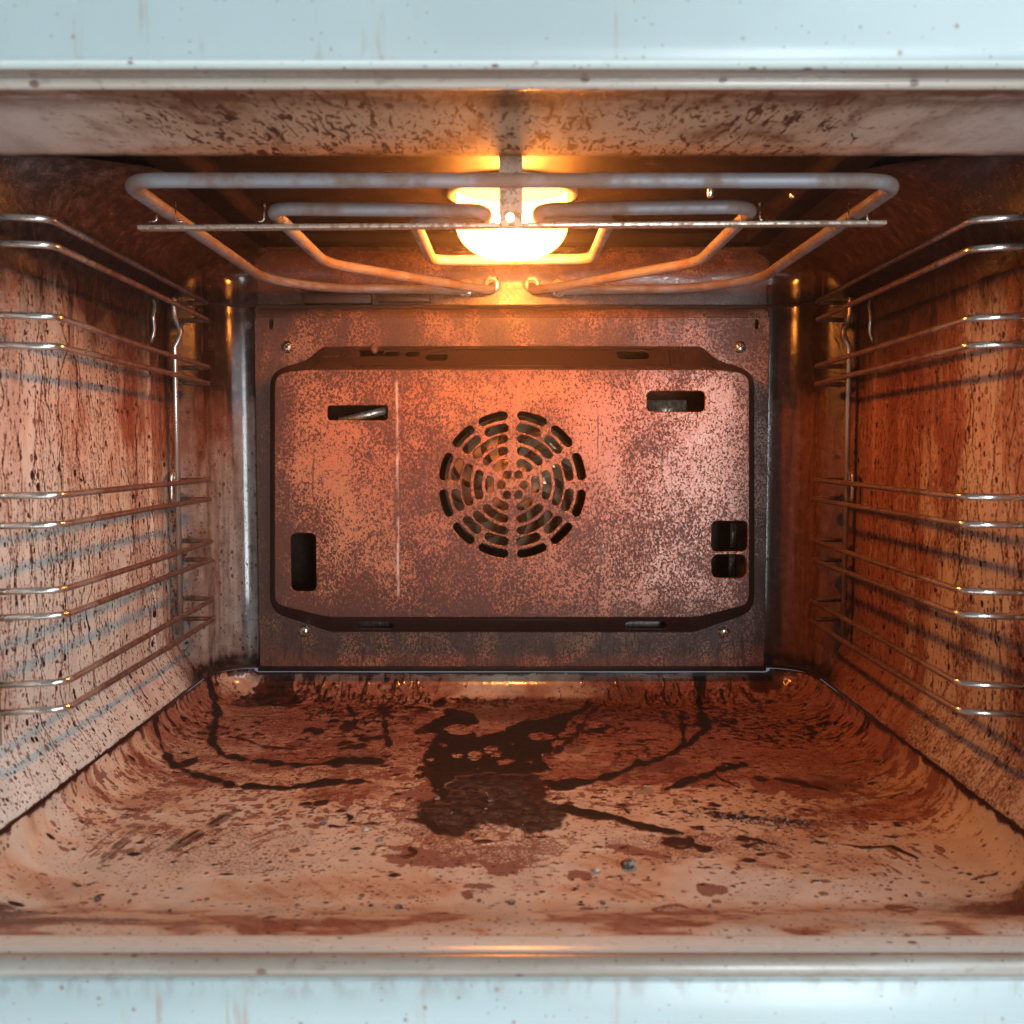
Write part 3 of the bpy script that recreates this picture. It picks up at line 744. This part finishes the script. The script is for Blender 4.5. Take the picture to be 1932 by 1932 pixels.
# ---- front frame above: pale face, rolled rim, stained underside
prof = [(.3656, .25), (.3656, .19), (.3656, .1420), (.3657, .1385), (.3661, .1355), (.3668, .1335), (.3680, .1320), (.3695, .1315), (.3750, .1318), (.3812, .1324)]
segs = [0]*5+[1]*2+[4]*3  # the groove takes the dark rim colour as painted shade
bead = arc_prof(.3834, .1313, .0021, 150, 300, 12)
prof += bead; segs += [2]*len(bead)
und = [(.3856, .1300), (.3880, .1308), (.3930, .1320), (.402, .1331), (.415, .1338), (.430, .1345), (.447, .1350), (.464, .1357), (.480, .1365), (.494, .1374), (.503, .1383), (.5085, .1396), (.5112, .1415), (.5118, .1540)]
prof += und; segs += [3]*len(und)
extrude_x('front_lintel', prof, -.31, .31, 60, [M['face'], M['sill'], M['top_rim'], M['lintel'], M['rim']], segs[:len(prof)-1], OVEN)
for s in (-1, 1):
    bm = bmesh.new(); box(bm, (s*.2545, .366, -.2), (s*.31, .387, .148), .002)
    link('front_jamb', bm_mesh('front_jamb', bm), M['face'], OVEN)
# outer casing round the cavity keeps the room's light out of the back
for a, b in (((-.32, .391, .160), (.32, .90, .165)), ((-.32, .391, -.225), (.32, .90, -.22)), ((-.33, .391, -.22), (-.325, .90, .16)), ((.325, .391, -.22), (.33, .90, .16))):
    bm = bmesh.new(); box(bm, a, b); link('casing_panel', bm_mesh('casing_panel', bm), M['dark'], OVEN)

# ------------------------------------------------------------------ back panel (pressed sheet with raised field, slots and grille)
def curve_sheet(name, outlines, to3, thick, bev, mat, parent, label=None):
    """outlines[0] is the edge, the rest are holes, all 2-D; to3 = 4x4 from (u,v,0) to the scene"""
    cu = bpy.data.curves.new(name, 'CURVE'); cu.dimensions = '2D'; cu.fill_mode = 'BOTH'; cu.extrude = thick; cu.bevel_depth = bev; cu.bevel_resolution = 1
    for ol in outlines:
        sp = cu.splines.new('POLY'); sp.points.add(len(ol)-1); sp.use_cyclic_u = True
        for p, (a, b) in zip(sp.points, ol): p.co = (a, b, 0, 1)
    o = bpy.data.objects.new(name, cu); COL.objects.link(o)
    dg = bpy.context.evaluated_depsgraph_get(); me = bpy.data.meshes.new_from_object(o.evaluated_get(dg))
    bpy.data.objects.remove(o); bpy.data.curves.remove(cu)
    me.materials.clear(); me.transform(to3); me.name = name
    return link(name, me, mat, parent, label, smooth=False)
def rrect(x0, x1, y0, y1, r, n=6):
    out = []
    for cx, cy, a in ((x1-r, y1-r, 0), (x0+r, y1-r, 90), (x0+r, y0+r, 180), (x1-r, y0+r, 270)):
        for k in range(n+1):
            t = math.radians(a+90*k/n); out.append((cx+r*math.cos(t), cy+r*math.sin(t)))
    return out
def arcslot(cx, cy, r, hw, a0, a1, n=14):
    """slot of half width hw along the arc radius r, angles clockwise from the top, rounded ends"""
    d = math.degrees(hw/r); a0 += d; a1 -= d
    P = lambda rr, a: (cx+rr*math.sin(math.radians(a)), cy+rr*math.cos(math.radians(a)))
    out = [P(r+hw, a0+(a1-a0)*k/n) for k in range(n+1)]
    e = P(r, a1)
    for k in range(1, 7):
        t = math.radians(a1+180*k/7); out.append((e[0]+hw*math.sin(t), e[1]+hw*math.cos(t)))
    out += [P(r-hw, a1+(a0-a1)*k/n) for k in range(n+1)]
    e = P(r, a0)
    for k in range(1, 7):
        t = math.radians(a0+180+180*k/7); out.append((e[0]+hw*math.sin(t), e[1]+hw*math.cos(t)))
    return out
def chaikin(L, n=3):
    for _ in range(n):
        out = []
        for a, b in zip(L, L[1:]+L[:1]):
            out += [(a[0]*.75+b[0]*.25, a[1]*.75+b[1]*.25), (a[0]*.25+b[0]*.75, a[1]*.25+b[1]*.75)]
        L = out
    return L
DP, DF = .795, .776     # plane of the flat margin and of the raised field
PANEL = link('back_panel', bpy.data.meshes.new('back_panel_tmp'), None, OVEN)
nodes = [((966, 652), (966, 699)), ((607, 653), (598, 699)), ((578, 681), (572, 700)), ((541, 690), (541, 703)), ((517, 702), (526, 709)), ((509, 722), (520, 722)),
         ((509, 1133), (520, 1128)), ((520, 1158), (527, 1141)), ((562, 1172), (563, 1149)), ((598, 1184), (604, 1160)), ((623, 1193), (630, 1163)), ((966, 1193), (966, 1163))]
def half(k, d):
    L = []
    for nd in nodes:
        p = PD(nd[k][0], nd[k][1], d); L.append((p[0], p[2]))
    return L
def full(L):
    return L + [(-x, z) for x, z in L[-2:0:-1]]
def dense(L):
    """insert points so that long edges survive the corner smoothing"""
    out = []
    for a, b in zip(L, L[1:]+L[:1]):
        out.append(a); d = math.dist(a, b)
        if d > .03:
            for t in (.012/d, 1-.012/d): out.append((a[0]+(b[0]-a[0])*t, a[1]+(b[1]-a[1])*t))
    return out
b0 = full(half(0, DP)); f0 = full(half(1, DF))
# same number of inserted points on both outlines
def dense2(A, B):
    oa, ob = [], []
    n = len(A)
    for k in range(n):
        a, a2, b, b2 = A[k], A[(k+1) % n], B[k], B[(k+1) % n]
        oa.append(a); ob.append(b)
        if math.dist(a, a2) > .03:
            for t in (.05, .2, .4, .6, .8, .95):
                oa.append((a[0]+(a2[0]-a[0])*t, a[1]+(a2[1]-a[1])*t)); ob.append((b[0]+(b2[0]-b[0])*t, b[1]+(b2[1]-b[1])*t))
    return oa, ob
b0, f0 = dense2(b0, f0)
BASE = chaikin(b0, 2); FIELD = chaikin(f0, 2)
tl = PD(487, 577, DP); br = PD(1446, 1256, DP)
PX0, PX1, PZ1, PZ0 = tl[0], br[0], tl[2], br[2]
PX0 = -(abs(PX0)+PX1)/2; PX1 = -PX0
XZ = lambda y: Matrix(((1, 0, 0, 0), (0, 0, -1, y), (0, 1, 0, 0), (0, 0, 0, 1)))
# margin
notch = [rrect(PD(u-6, 0, DP)[0], PD(u+4, 0, DP)[0], PD(0, 622, DP)[2], PD(0, 602, DP)[2], .0018) for u in (503, 1438)]
PZR = PD(966, 600, DP)[2]
curve_sheet('margin', [rrect(PX0, PX1, PZ0, PZR, .0015), BASE]+notch, XZ(DP), .0005, .0006, M['pad'], PANEL)
ap = [(DP-.0009+.008*(1-math.cos(math.radians(a))), PZR-.0006+(PZ1-PZR)*math.sin(math.radians(a))) for a in range(0, 91, 9)]
extrude_x('rolled_edge', ap, PX0+.0008, PX1-.0008, 40, [M['pad']], [0]*(len(ap)-1), PANEL)
# the raised field with its openings
H = []
cx, cz = PD(967, 915, DF)[0], PD(967, 915, DF)[2]
U = .0575/820
for r, segs_ in ((752, 12), (620, 12)):
    for q4 in range(4):
        for a0, a1 in ((3.2, 29.5), (33.5, 57.0), (62.5, 86.8)):
            H.append(arcslot(cx, cz, r*U, 55*U, q4*90+a0 if q4 % 2 == 0 else q4*90+90-a1, q4*90+a1 if q4 % 2 == 0 else q4*90+90-a0))
for r, e, f in ((505, 4.5, 56), (378, 6, 56), (252, 9, 54)):
    for s in (0, 180):
        H.append(arcslot(cx, cz, r*U, 52*U, s+e, s+f)); H.append(arcslot(cx, cz, r*U, 52*U, s-f, s-e))
    w = {505: 27, 378: 25.5, 252: 23}[r]
    for s in (90, 270): H.append(arcslot(cx, cz, r*U, 52*U, s-w, s+w))
for a in (30, 90, 150, 210, 270, 330):
    hx = cx+124*U*math.sin(math.radians(a)); hz = cz+124*U*math.cos(math.radians(a))
    H.append([(hx+54*U*math.cos(t), hz+54*U*math.sin(t)) for t in np.linspace(0, 2*math.pi, 17)[:-1]])
def hole(u0, u1, v0, v1, r, d=DF):
    a = PD(u0, v1, d); b = PD(u1, v0, d); e = .0006; return rrect(a[0]-e, b[0]+e, a[2]-e, b[2]+e, r)
H += [hole(618, 732, 765, 793, .003), hole(1220, 1330, 738, 777, .0045), hole(550, 596, 1006, 1115, .005), hole(1342, 1410, 983, 1040, .0045), hole(1342, 1408, 1046, 1090, .006)]
curve_sheet('raised_field', [FIELD]+H, XZ(DF), .0005, .0006, M['pad'], PANEL)
# sloping flank between margin and field, its air slots cut through
def loft(rings, keep):
    bm = bmesh.new(); R = [[bm.verts.new(p) for p in r] for r in rings]; n = len(R[0])
    for i, (a, b) in enumerate(zip(R, R[1:])):
        for k in range(n):
            if keep(i, a[k].co, a[(k+1) % n].co): bm.faces.new((a[k], a[(k+1) % n], b[(k+1) % n], b[k]))
    return bm
steps = [(0, 0), (.05, .012), (.12, .07), (.19, .155), (.81, .845), (.88, .93), (.95, .985), (1, 1)]
rings = []
for t, d in steps:
    rings.append([(b[0]+(f[0]-b[0])*t, DP-.0008+(DF-DP)*d, b[1]+(f[1]-b[1])*t) for b, f in zip(BASE, FIELD)])
xa = .172*.90
def span(top):
    zc = [i for i in range(len(BASE)) if (BASE[i][1] > .06 if top else BASE[i][1] < -.135) and abs(BASE[i][0]) < .125]
    xs_ = [BASE[i][0] for i in zc]; return min(xs_), max(xs_)
sT = span(True); sB = span(False)
def keep(i, a, b):
    if i != 3: return True
    for top, (x0, x1) in ((True, sT), (False, sB)):
        if (a.z > .05 if top else a.z < -.12) and min(a.x, b.x) >= x0-1e-4 and max(a.x, b.x) <= x1+1e-4: return False
    return True
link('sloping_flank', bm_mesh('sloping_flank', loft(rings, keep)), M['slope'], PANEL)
for top, slots in ((True, ((610, 640, 661, 674), (650, 679, 661, 674), (724, 755, 661, 674), (763, 793, 662, 675), (802, 845, 668, 682), (1164, 1225, 657, 679))),
                   (False, ((674, 742, 1168, 1187), (1178, 1258, 1171, 1188)))):
    x0, x1 = sT if top else sB
    ib = [i for i in range(len(BASE)) if abs(BASE[i][0]-x0) < 1e-5 and (BASE[i][1] > .06 if top else BASE[i][1] < -.135)][0]
    A = Vector(rings[3][ib]); B = Vector(rings[4][ib])
    # exact local plane: take it at the middle, where the flank is straight
    im = min(range(len(BASE)), key=lambda i: abs(BASE[i][0]) + (0 if (BASE[i][1] > .06 if top else BASE[i][1] < -.135) else 9))
    A = Vector(rings[3][im]); B = Vector(rings[4][im]); dv = B-A; L = dv.length; dv.normalize()
    org = Vector((0, A.y, A.z)); ex = Vector((1, 0, 0)); ny_ = ex.cross(dv)
    mt = Matrix(((ex.x, dv.x, ny_.x, org.x), (ex.y, dv.y, ny_.y, org.y), (ex.z, dv.z, ny_.z, org.z), (0, 0, 0, 1)))
    hs = []
    for u0, u1, v0, v1 in slots:
        vm = (v0+v1)/2
        def onplane(u, v):
            r = Vector(ray(u, v)); s = org.dot(ny_)/r.dot(ny_); p = r*s-org; return p.x, p.dot(dv)
        pa = onplane(u0, vm); pb = onplane(u1, vm); w0 = onplane(u0, v0)[1]; w1 = onplane(u0, v1)[1]
        lo, hi = sorted((w0, w1)); lo = max(lo, .0012); hi = min(hi, L-.0012)
        hs.append(rrect(pa[0], pb[0], lo, hi, min((hi-lo)*.48, .004)))
    curve_sheet('slotted_flank', [[(x0, -.0003), (x1, -.0003), (x1, L+.0003), (x0, L+.0003)]]+hs, mt, .0004, .0003, M['slope'], PANEL)
# pressed tab between the upper slots
bm = bmesh.new(); c = PD(707, 657, DP-.002)
bmesh.ops.create_uvsphere(bm, u_segments=16, v_segments=10, radius=.0032, matrix=Matrix.Translation(c) @ Matrix.Diagonal((1, .9, 1.3, 1)))
link('pressed_tab', bm_mesh('pressed_tab', bm), M['pad'], PANEL)
# screws: pan head with a cross recess
for u, v in ((543, 655), (1395, 655), (575, 1190), (1365, 1192)):
    p = PD(u, v, DP); bm = bmesh.new()
    revolve(bm, [(.0046, p[1]-.0008), (.0046, p[1]-.0016), (.0036, p[1]-.0016), (.0036, p[1]-.0028), (.0030, p[1]-.0036), (.0018, p[1]-.0040), (.0001, p[1]-.0041)], p[0], 0, 20, 'y', p[2])
    sc_ = link('screw', bm_mesh('screw', bm), M['screw'], PANEL)
    bm = bmesh.new()
    for a in (35, 125):
        r = bmesh.ops.create_cube(bm, size=1, matrix=Matrix.Translation((p[0], p[1]-.0041, p[2])) @ Matrix.Rotation(math.radians(a), 4, 'Y') @ Matrix.Diagonal((.0038, .0006, .0007, 1)))
    bmx = bm_mesh('cross', bm)
    for vv in bmx.vertices: pass
    # the recess belongs to the screw's own mesh
    bm = bmesh.new(); bm.from_mesh(sc_.data); n0 = len(bm.faces); bm.from_mesh(bmx); bm.faces.ensure_lookup_table()
    for f in bm.faces[n0:]: f.material_index = 1
    bm.to_mesh(sc_.data); bm.free(); sc_.data.materials.append(M['seam']); bpy.data.meshes.remove(bmx)
# back panel root itself: the folded edge all round it
bm = bmesh.new()
def ringface(o, i, y0, y1):
    A = [bm.verts.new((x, y0, z)) for x, z in o]; B = [bm.verts.new((x, y1, z)) for x, z in i]
    for k in range(len(A)): bm.faces.new((A[k], A[(k+1) % len(A)], B[(k+1) % len(A)], B[k]))
o1 = rrect(PX0-.0016, PX1+.0016, PZ0-.0016, PZ1+.0016, .0045); o2 = rrect(PX0-.0004, PX1+.0004, PZ0-.0004, PZ1+.0004, .004)
ringface(o1, o2, .8005, DP+.0003); ringface(o2, rrect(PX0+.002, PX1-.002, PZ0+.002, PZ1-.002, .003), DP+.0003, DP+.0012)
old = PANEL.data; PANEL.data = bm_mesh('back_panel', bm); PANEL.data.materials.append(M['seam']); bpy.data.meshes.remove(old)

# dark joint between panel and floor tray
bm = bmesh.new(); tube(bm, [(PX0-.002, .7960, PZ0-.0021), (PX1+.002, .7960, PZ0-.0021)], .0025, 8)
link('joint', bm_mesh('joint', bm), M['seam'], OVEN)
# ring joints at the top and foot of each back corner
for s in (-1, 1):
    for zz, rr in ((.1065, .0011), (-.1745, .0008)):
        i = int(np.argmin(np.abs(WZ-zz))); xs_, ys_ = RING[i]
        pts = [(s*(x-.0003), y-.0003, zz) for x, y in zip(xs_[-NA:], ys_[-NA:])]
        bm = bmesh.new(); tube(bm, pts, rr, 6); link('corner_joint', bm_mesh('corner_joint', bm), M['seam'], OVEN)
# small sheet strip above the panel, left, with its folded lip
bm = bmesh.new()
for u0, u1, v0, v1, d in ((572, 700, 553, 572, .792), (712, 812, 556, 569, .793)):
    a = PD(u0, v1, d); b = PD(u1, v0, d); box(bm, (a[0], d, a[2]), (b[0], .803, b[2]), .0008)
link('bracket_strip', bm_mesh('bracket_strip', bm), M['slope'], OVEN)

# ------------------------------------------------------------------ fan chamber
bm = bmesh.new()
box(bm, (-.19, .845, -.16), (.19, .85, .12)); box(bm, (-.19, .806, .10), (.19, .845, .105)); box(bm, (-.19, .806, -.155), (.19, .845, -.15)); box(bm, (-.192, .806, -.15), (-.188, .845, .10)); box(bm, (.188, .806, -.15), (.192, .845, .10))
link('fan_chamber', bm_mesh('fan_chamber', bm), M['dark'], OVEN)
bm = bmesh.new(); revolve(bm, [(.0535, .8075), (.0535, .8065), (.018, .8055), (.010, .800), (.0075, .790), (.0001, .789)], cx, 0, 40, 'y', cz)
FAN = link('fan', bm_mesh('fan', bm), M['steel'], OVEN)
for k in range(14):
    a = 2*math.pi*k/14; bm = bmesh.new(); row = []
    for t in np.linspace(0, 1, 7):
        r = .020+.0325*t; aa = a+.55*t*t; ab = aa+.20-.06*t
        row.append((bm.verts.new((cx+r*math.sin(aa), .8055, cz+r*math.cos(aa))), bm.verts.new((cx+r*math.sin(ab), .786+.002*t, cz+r*math.cos(ab)))))
    for p, q2 in zip(row, row[1:]): bm.faces.new((p[0], q2[0], q2[1], p[1]))
    bmesh.ops.solidify(bm, geom=bm.faces[:], thickness=.0007)
    link('blade', bm_mesh('blade', bm), M['steel'], FAN)
bm = bmesh.new()
for rr, yy in ((.0625, .800), (.0705, .812)):
    tube(bm, [(cx+rr*math.sin(t), yy, cz+rr*math.cos(t)) for t in np.linspace(.25, 2*math.pi-.1, 70)], .0036, 10)
link('ring_heater', bm_mesh('ring_heater', bm), M['element'], OVEN)
# bits of sheet and bar seen through the side openings
c = PD(1268, 765, .81)
for a, b in (((c[0]-.020, .808, c[2]-.012), (c[0]+.011, .810, c[2]+.004)),) + tuple(((q[0]-.0022, .8105, q[2]-.010), (q[0]+.0022, .812, q[2]+.010)) for q in (PD(1383, 1010, .812), PD(1380, 1066, .812))):
    bm = bmesh.new(); box(bm, a, b); link('chamber_bracket', bm_mesh('chamber_bracket', bm), M['rod'], OVEN)
a = PD(640, 795, .79); b = PD(738, 772, .79); bm = bmesh.new(); tube(bm, [a, b], .0030, 10)
link('heater_lead', bm_mesh('heater_lead', bm), M['rod'], OVEN)

# ------------------------------------------------------------------ grill elements under the ceiling
EZ, ER = .118, .0034
def mirror(L): return L+[(-x, y, z) for x, y, z in L[::-1]]
half_out = [(-.036, .808, .121), (-.036, .797, EZ), (-.110, .782, EZ), (-.177, .742, EZ), (-.1765, .4705, EZ)]
half_out[2] = (-.135, .782, EZ)
pts = fillet(mirror(half_out), [0, .008, .02, .03, .020, .020, .03, .02, .008, 0], 8)
for p in pts: p.z += .0007*math.sin(p.x*21+p.y*9+1)-.0006*math.cos(p.x*9)
bm = bmesh.new(); tube(bm, pts, ER, 14); EL = link('grill_element', bm_mesh('grill_element', bm), M['element'], OVEN)
half_in = [(-.0155, .808, .124), (-.0155, .796, EZ), (-.121, .672, EZ), (-.122, .5215, EZ), (-.0135, .5215, EZ), (-.0135, .5470, EZ), (-.0517, .5470, EZ), (-.0512, .6660, EZ)]
half_in = [(-.0155, .808, .124), (-.0155, .797, EZ), (-.036, .778, EZ)] + half_in[2:]
rr = [0, .006, .01, .018, .015, .0115, .0115, .011, .014]
pts = fillet(mirror(half_in), rr+rr[::-1], 8)
for p in pts: p.z += .0007*math.sin(p.x*21+p.y*9+1)-.0006*math.cos(p.x*9)
bm = bmesh.new(); tube(bm, pts, ER, 14); EL2 = link('grill_element', bm_mesh('grill_element', bm), M['element'], OVEN)
for xx, zz in ((-.036, .1205), (.036, .1205), (-.0155, .1235), (.0155, .1235)):
    bm = bmesh.new(); revolve(bm, [(.0068, .8035), (.0068, .8012), (.0058, .8004), (.0036, .8004)], xx, 0, 24, 'y', zz)
    link('end_flange', bm_mesh('end_flange', bm), M['rod'], EL if abs(xx) > .03 else EL2)
# support strip, hanger strap with its hole, clips
RY, RZ = .5345, .1118
bm = bmesh.new(); box(bm, (-.1915, RY-.0035, RZ-.0011), (.1915, RY+.0035, RZ+.0011), .0005)
for v in bm.verts: v.co.z += .0012*(v.co.x/.19)
ROD = link('support_strip', bm_mesh('support_strip', bm), M['rod'], OVEN)
hole_c = [(.0022*math.cos(t)-.001, .1150+.0022*math.sin(t)) for t in np.linspace(0, 2*math.pi, 17)[:-1]]
curve_sheet('hanger_strap', [rrect(-.0062, .0052, .1105, .152, .001), hole_c], XZ(.5295), .0005, .0002, M['rod'], ROD)
for xx in (-.1768, .1768, -.1220, .1220):
    for s in (-1, 1):
        x = xx+s*.0048
        p = fillet([(x+s*.004, RY-.002, RZ+.0018), (x, RY-.002, RZ+.0018), (x-s*.0002, RY-.002, RZ+.0112)], .002, 4)
        bm = bmesh.new(); tube(bm, p, .0005, 6); link('clip', bm_mesh('clip', bm), M['screw'], ROD)
# ceiling studs
for u, v in ((330, 318), (1340, 366), (1496, 368), (447, 395)):
    p = PZ(u, v, .150); bm = bmesh.new(); revolve(bm, [(.0022, .1535), (.0022, .1485), (.0014, .1478), (.0001, .1477)], p[0], p[1], 12)
    link('stud', bm_mesh('stud', bm), M['screw'], OVEN)

# ------------------------------------------------------------------ lamp
LX, LY = 0, .628
bm = bmesh.new(); revolve(bm, [(.0395, .1535), (.0395, .1490), (.0365, .1478), (.0345, .1490)], LX, LY, 48)
LAMP = link('lamp', bm_mesh('lamp', bm), M['rod'], OVEN)
prof = [(.0335, .1535), (.0337, .140)]
for k in range(1, 11):
    a = k/10*math.pi/2; prof.append((.0337*math.cos(a)**.8 if k < 10 else .0001, .132-.0205*math.sin(a)))
bm = bmesh.new(); revolve(bm, prof, LX, LY, 48)
link('glass_cover', bm_mesh('glass_cover', bm), M['lamp'], LAMP)
bm = bmesh.new(); bmesh.ops.create_uvsphere(bm, u_segments=24, v_segments=16, radius=.0105, matrix=Matrix.Translation((LX, LY, .1285)) @ Matrix.Diagonal((1.0, 1.0, 1.15, 1)))
link('bulb', bm_mesh('bulb', bm), M['bulb'], LAMP)

# ------------------------------------------------------------------ wire side racks
LEVELS = ((.1073, .1020), (.0937, .0890), (.0600, .0555), (.0466, .0430), (-.0253, -.0263), (-.0388, -.0398), (-.0705, -.0703), (-.0838, -.0839), (-.1160, -.1140), (-.1300, -.1290))
def rack(s, label):
    root = empty('side_rack', (s*.2455, .6, -.15), label, 'wire rack', 'wire shelf racks hooked to the oven side walls')
    wr = .0017
    up = [(.1000, 0), (.094, 0), (.089, -.0012), (.0835, -.0050), (.0790, -.0062), (.0745, -.0040), (.070, 0), (-.14, 0)]
    pts = [(s*(.2430-o), .7440, z) for z, o in [(.105, 0)]+[(z, -o*.75) for z, o in up]]
    bm = bmesh.new(); tube(bm, fillet(pts, .003, 4), .0021, 10); link('upright', bm_mesh('upright', bm), M['chrome'], root)
    bm = bmesh.new(); tube(bm, [(s*.2482, .4855, .125), (s*.2482, .4855, -.145)], .0021, 10); link('upright', bm_mesh('upright', bm), M['chrome'], root)
    J = random.Random(31 if s < 0 else 57); ji = lambda k=.0009: J.uniform(-k, k)
    for zf, zb in LEVELS:
        zf += ji(); zb += ji()
        pts = [(s*.2430, .7475, zb+ji(.0006)), (s*(.2195+ji()), .7475+ji(), zb), (s*(.2190+ji()), .62, (zb+zf)/2+ji(.0005)), (s*(.2185+ji()), .4945+ji(.002), zf), (s*.2482, .4870, zf)]
        bm = bmesh.new(); tube(bm, fillet(pts, [0, .005, .05, .007, 0], 6), wr, 10); link('rail', bm_mesh('rail', bm), M['chrome'], root)
    # hook that holds the rack to the wall
    p = PD(966+s*651, 893, .735); x = s*.2450
    bm = bmesh.new(); tube(bm, fillet([(x, .744, p[2]-.020), (x, .7365, p[2]-.020), (x, .7365, p[2]), (x, .7430, p[2]), (x, .7430, p[2]-.007)], .003, 4), .0013, 8)
    link('hook', bm_mesh('hook', bm), M['chrome'], root)
    bm = bmesh.new(); tube(bm, fillet([(s*.2500, .720, .101), (s*.2475, .718, .096), (s*.2470, .712, .088), (s*.2475, .716, .078), (s*.2505, .716, .070)], .004, 4), .0013, 8)
    link('hook', bm_mesh('hook', bm), M['chrome'], root)
    return root
rack(-1, 'chromed wire shelf rack hooked to the left wall, paler in the daylight')
rack(1, 'chromed wire shelf rack hooked to the right wall, in the warm dim side')

# ------------------------------------------------------------------ loose crumbs on the floor tray
def crumb(u, v, size, label, mat, seed, flat=.6):
    p = PZ(u, v, -.1995); R = random.Random(seed); bm = bmesh.new()
    bmesh.ops.create_icosphere(bm, subdivisions=3, radius=1)
    offs = [(Vector((R.gauss(0, 1), R.gauss(0, 1), R.gauss(0, 1))).normalized(), R.uniform(-.35, .5)) for _ in range(10)]
    for q in bm.verts:
        n = q.co.normalized(); k = 1+sum(a*max(0, n.dot(d))**6 for d, a in offs)
        q.co = Vector((n.x*k*size, n.y*k*size*.8, n.z*k*size*flat))
    me = bm_mesh('crumb', bm); o = link('crumb', me, M[mat]); o.location = (p[0], p[1], -.1998+size*flat*.8)
    o['label'] = label; o['category'] = 'crumb'; o['group'] = 'burnt crumbs lying on the oven floor'
crumb(1186, 1636, .0036, 'largest pale charred crumb on the floor, in front of the burnt pool', 'crumb', 1)
crumb(1124, 1644, .0017, 'small whitish crumb just left of the largest charred crumb', 'greycrumb', 2)
crumb(690, 1567, .0016, 'tiny grey crumb left of the burnt pool', 'greycrumb', 3)
crumb(1355, 1728, .0019, 'dark sliver of a crumb near the front sill', 'crumb', 4)

# fine burnt grit nobody could count: along the granular line on the right, in the corners and about the pool
R = random.Random(12); bm = bmesh.new()
for k in range(420):
    c_ = R.random()
    if c_ < .45: u, v = 1290+R.random()*250, 0; v = 1535+(u-1290)/240*22+R.gauss(0, 5)
    elif c_ < .65: u, v = R.gauss(960, 110), R.gauss(1520, 50)
    elif c_ < .80: u, v = R.uniform(500, 1750), R.uniform(1350, 1700)
    elif c_ < .90: u, v = R.gauss(560, 60), R.gauss(1320, 18)
    else: u, v = R.uniform(150, 1800), R.uniform(1690, 1730)
    p = PZ(u, v, -.2)
    if abs(p[0]) > .198 or p[1] > .77: continue
    sz = min(R.gammavariate(2, .00028), .0016)
    r_ = bmesh.ops.create_icosphere(bm, subdivisions=1, radius=sz)
    sx, sy, sz2 = R.uniform(.7, 1.5), R.uniform(.7, 1.5), R.uniform(.4, .9)
    for q in r_['verts']: q.co = Vector((p[0]+q.co.x*sx*R.uniform(.7, 1.3), p[1]+q.co.y*sy*R.uniform(.7, 1.3), -.1997+max(.0, (1 if p[1] < .43 else 0)*.0085*sstep(.436, .390, np.array(p[1])))+sz*.4+q.co.z*sz2*R.uniform(.7, 1.3)))
o = link('burnt_grit', bm_mesh('burnt_grit', bm), M['crumb'], smooth=False); o['kind'] = 'stuff'
o['label'] = 'fine dark burnt grit strewn over the oven floor'; o['category'] = 'grit'

# ------------------------------------------------------------------ thin haze added to imitate lens bloom round the lamp
bm = bmesh.new(); box(bm, (-2.5, -2.5, -1.6), (2.5, 1.5, 1.6))
me = bm_mesh('haze', bm); hm = bpy.data.materials.new('added_glow_haze'); hm.use_nodes = True; t = hm.node_tree; t.nodes.clear()
pv = t.nodes.new('ShaderNodeVolumePrincipled'); pv.inputs['Density'].default_value = .06; pv.inputs['Anisotropy'].default_value = .9
pv.inputs['Color'].default_value = (.95, .95, .95, 1)
t.links.new(pv.outputs[0], t.nodes.new('ShaderNodeOutputMaterial').inputs['Volume'])
o = link('haze', me, hm, smooth=False); o['kind'] = 'stuff'; o.display_type = 'WIRE'
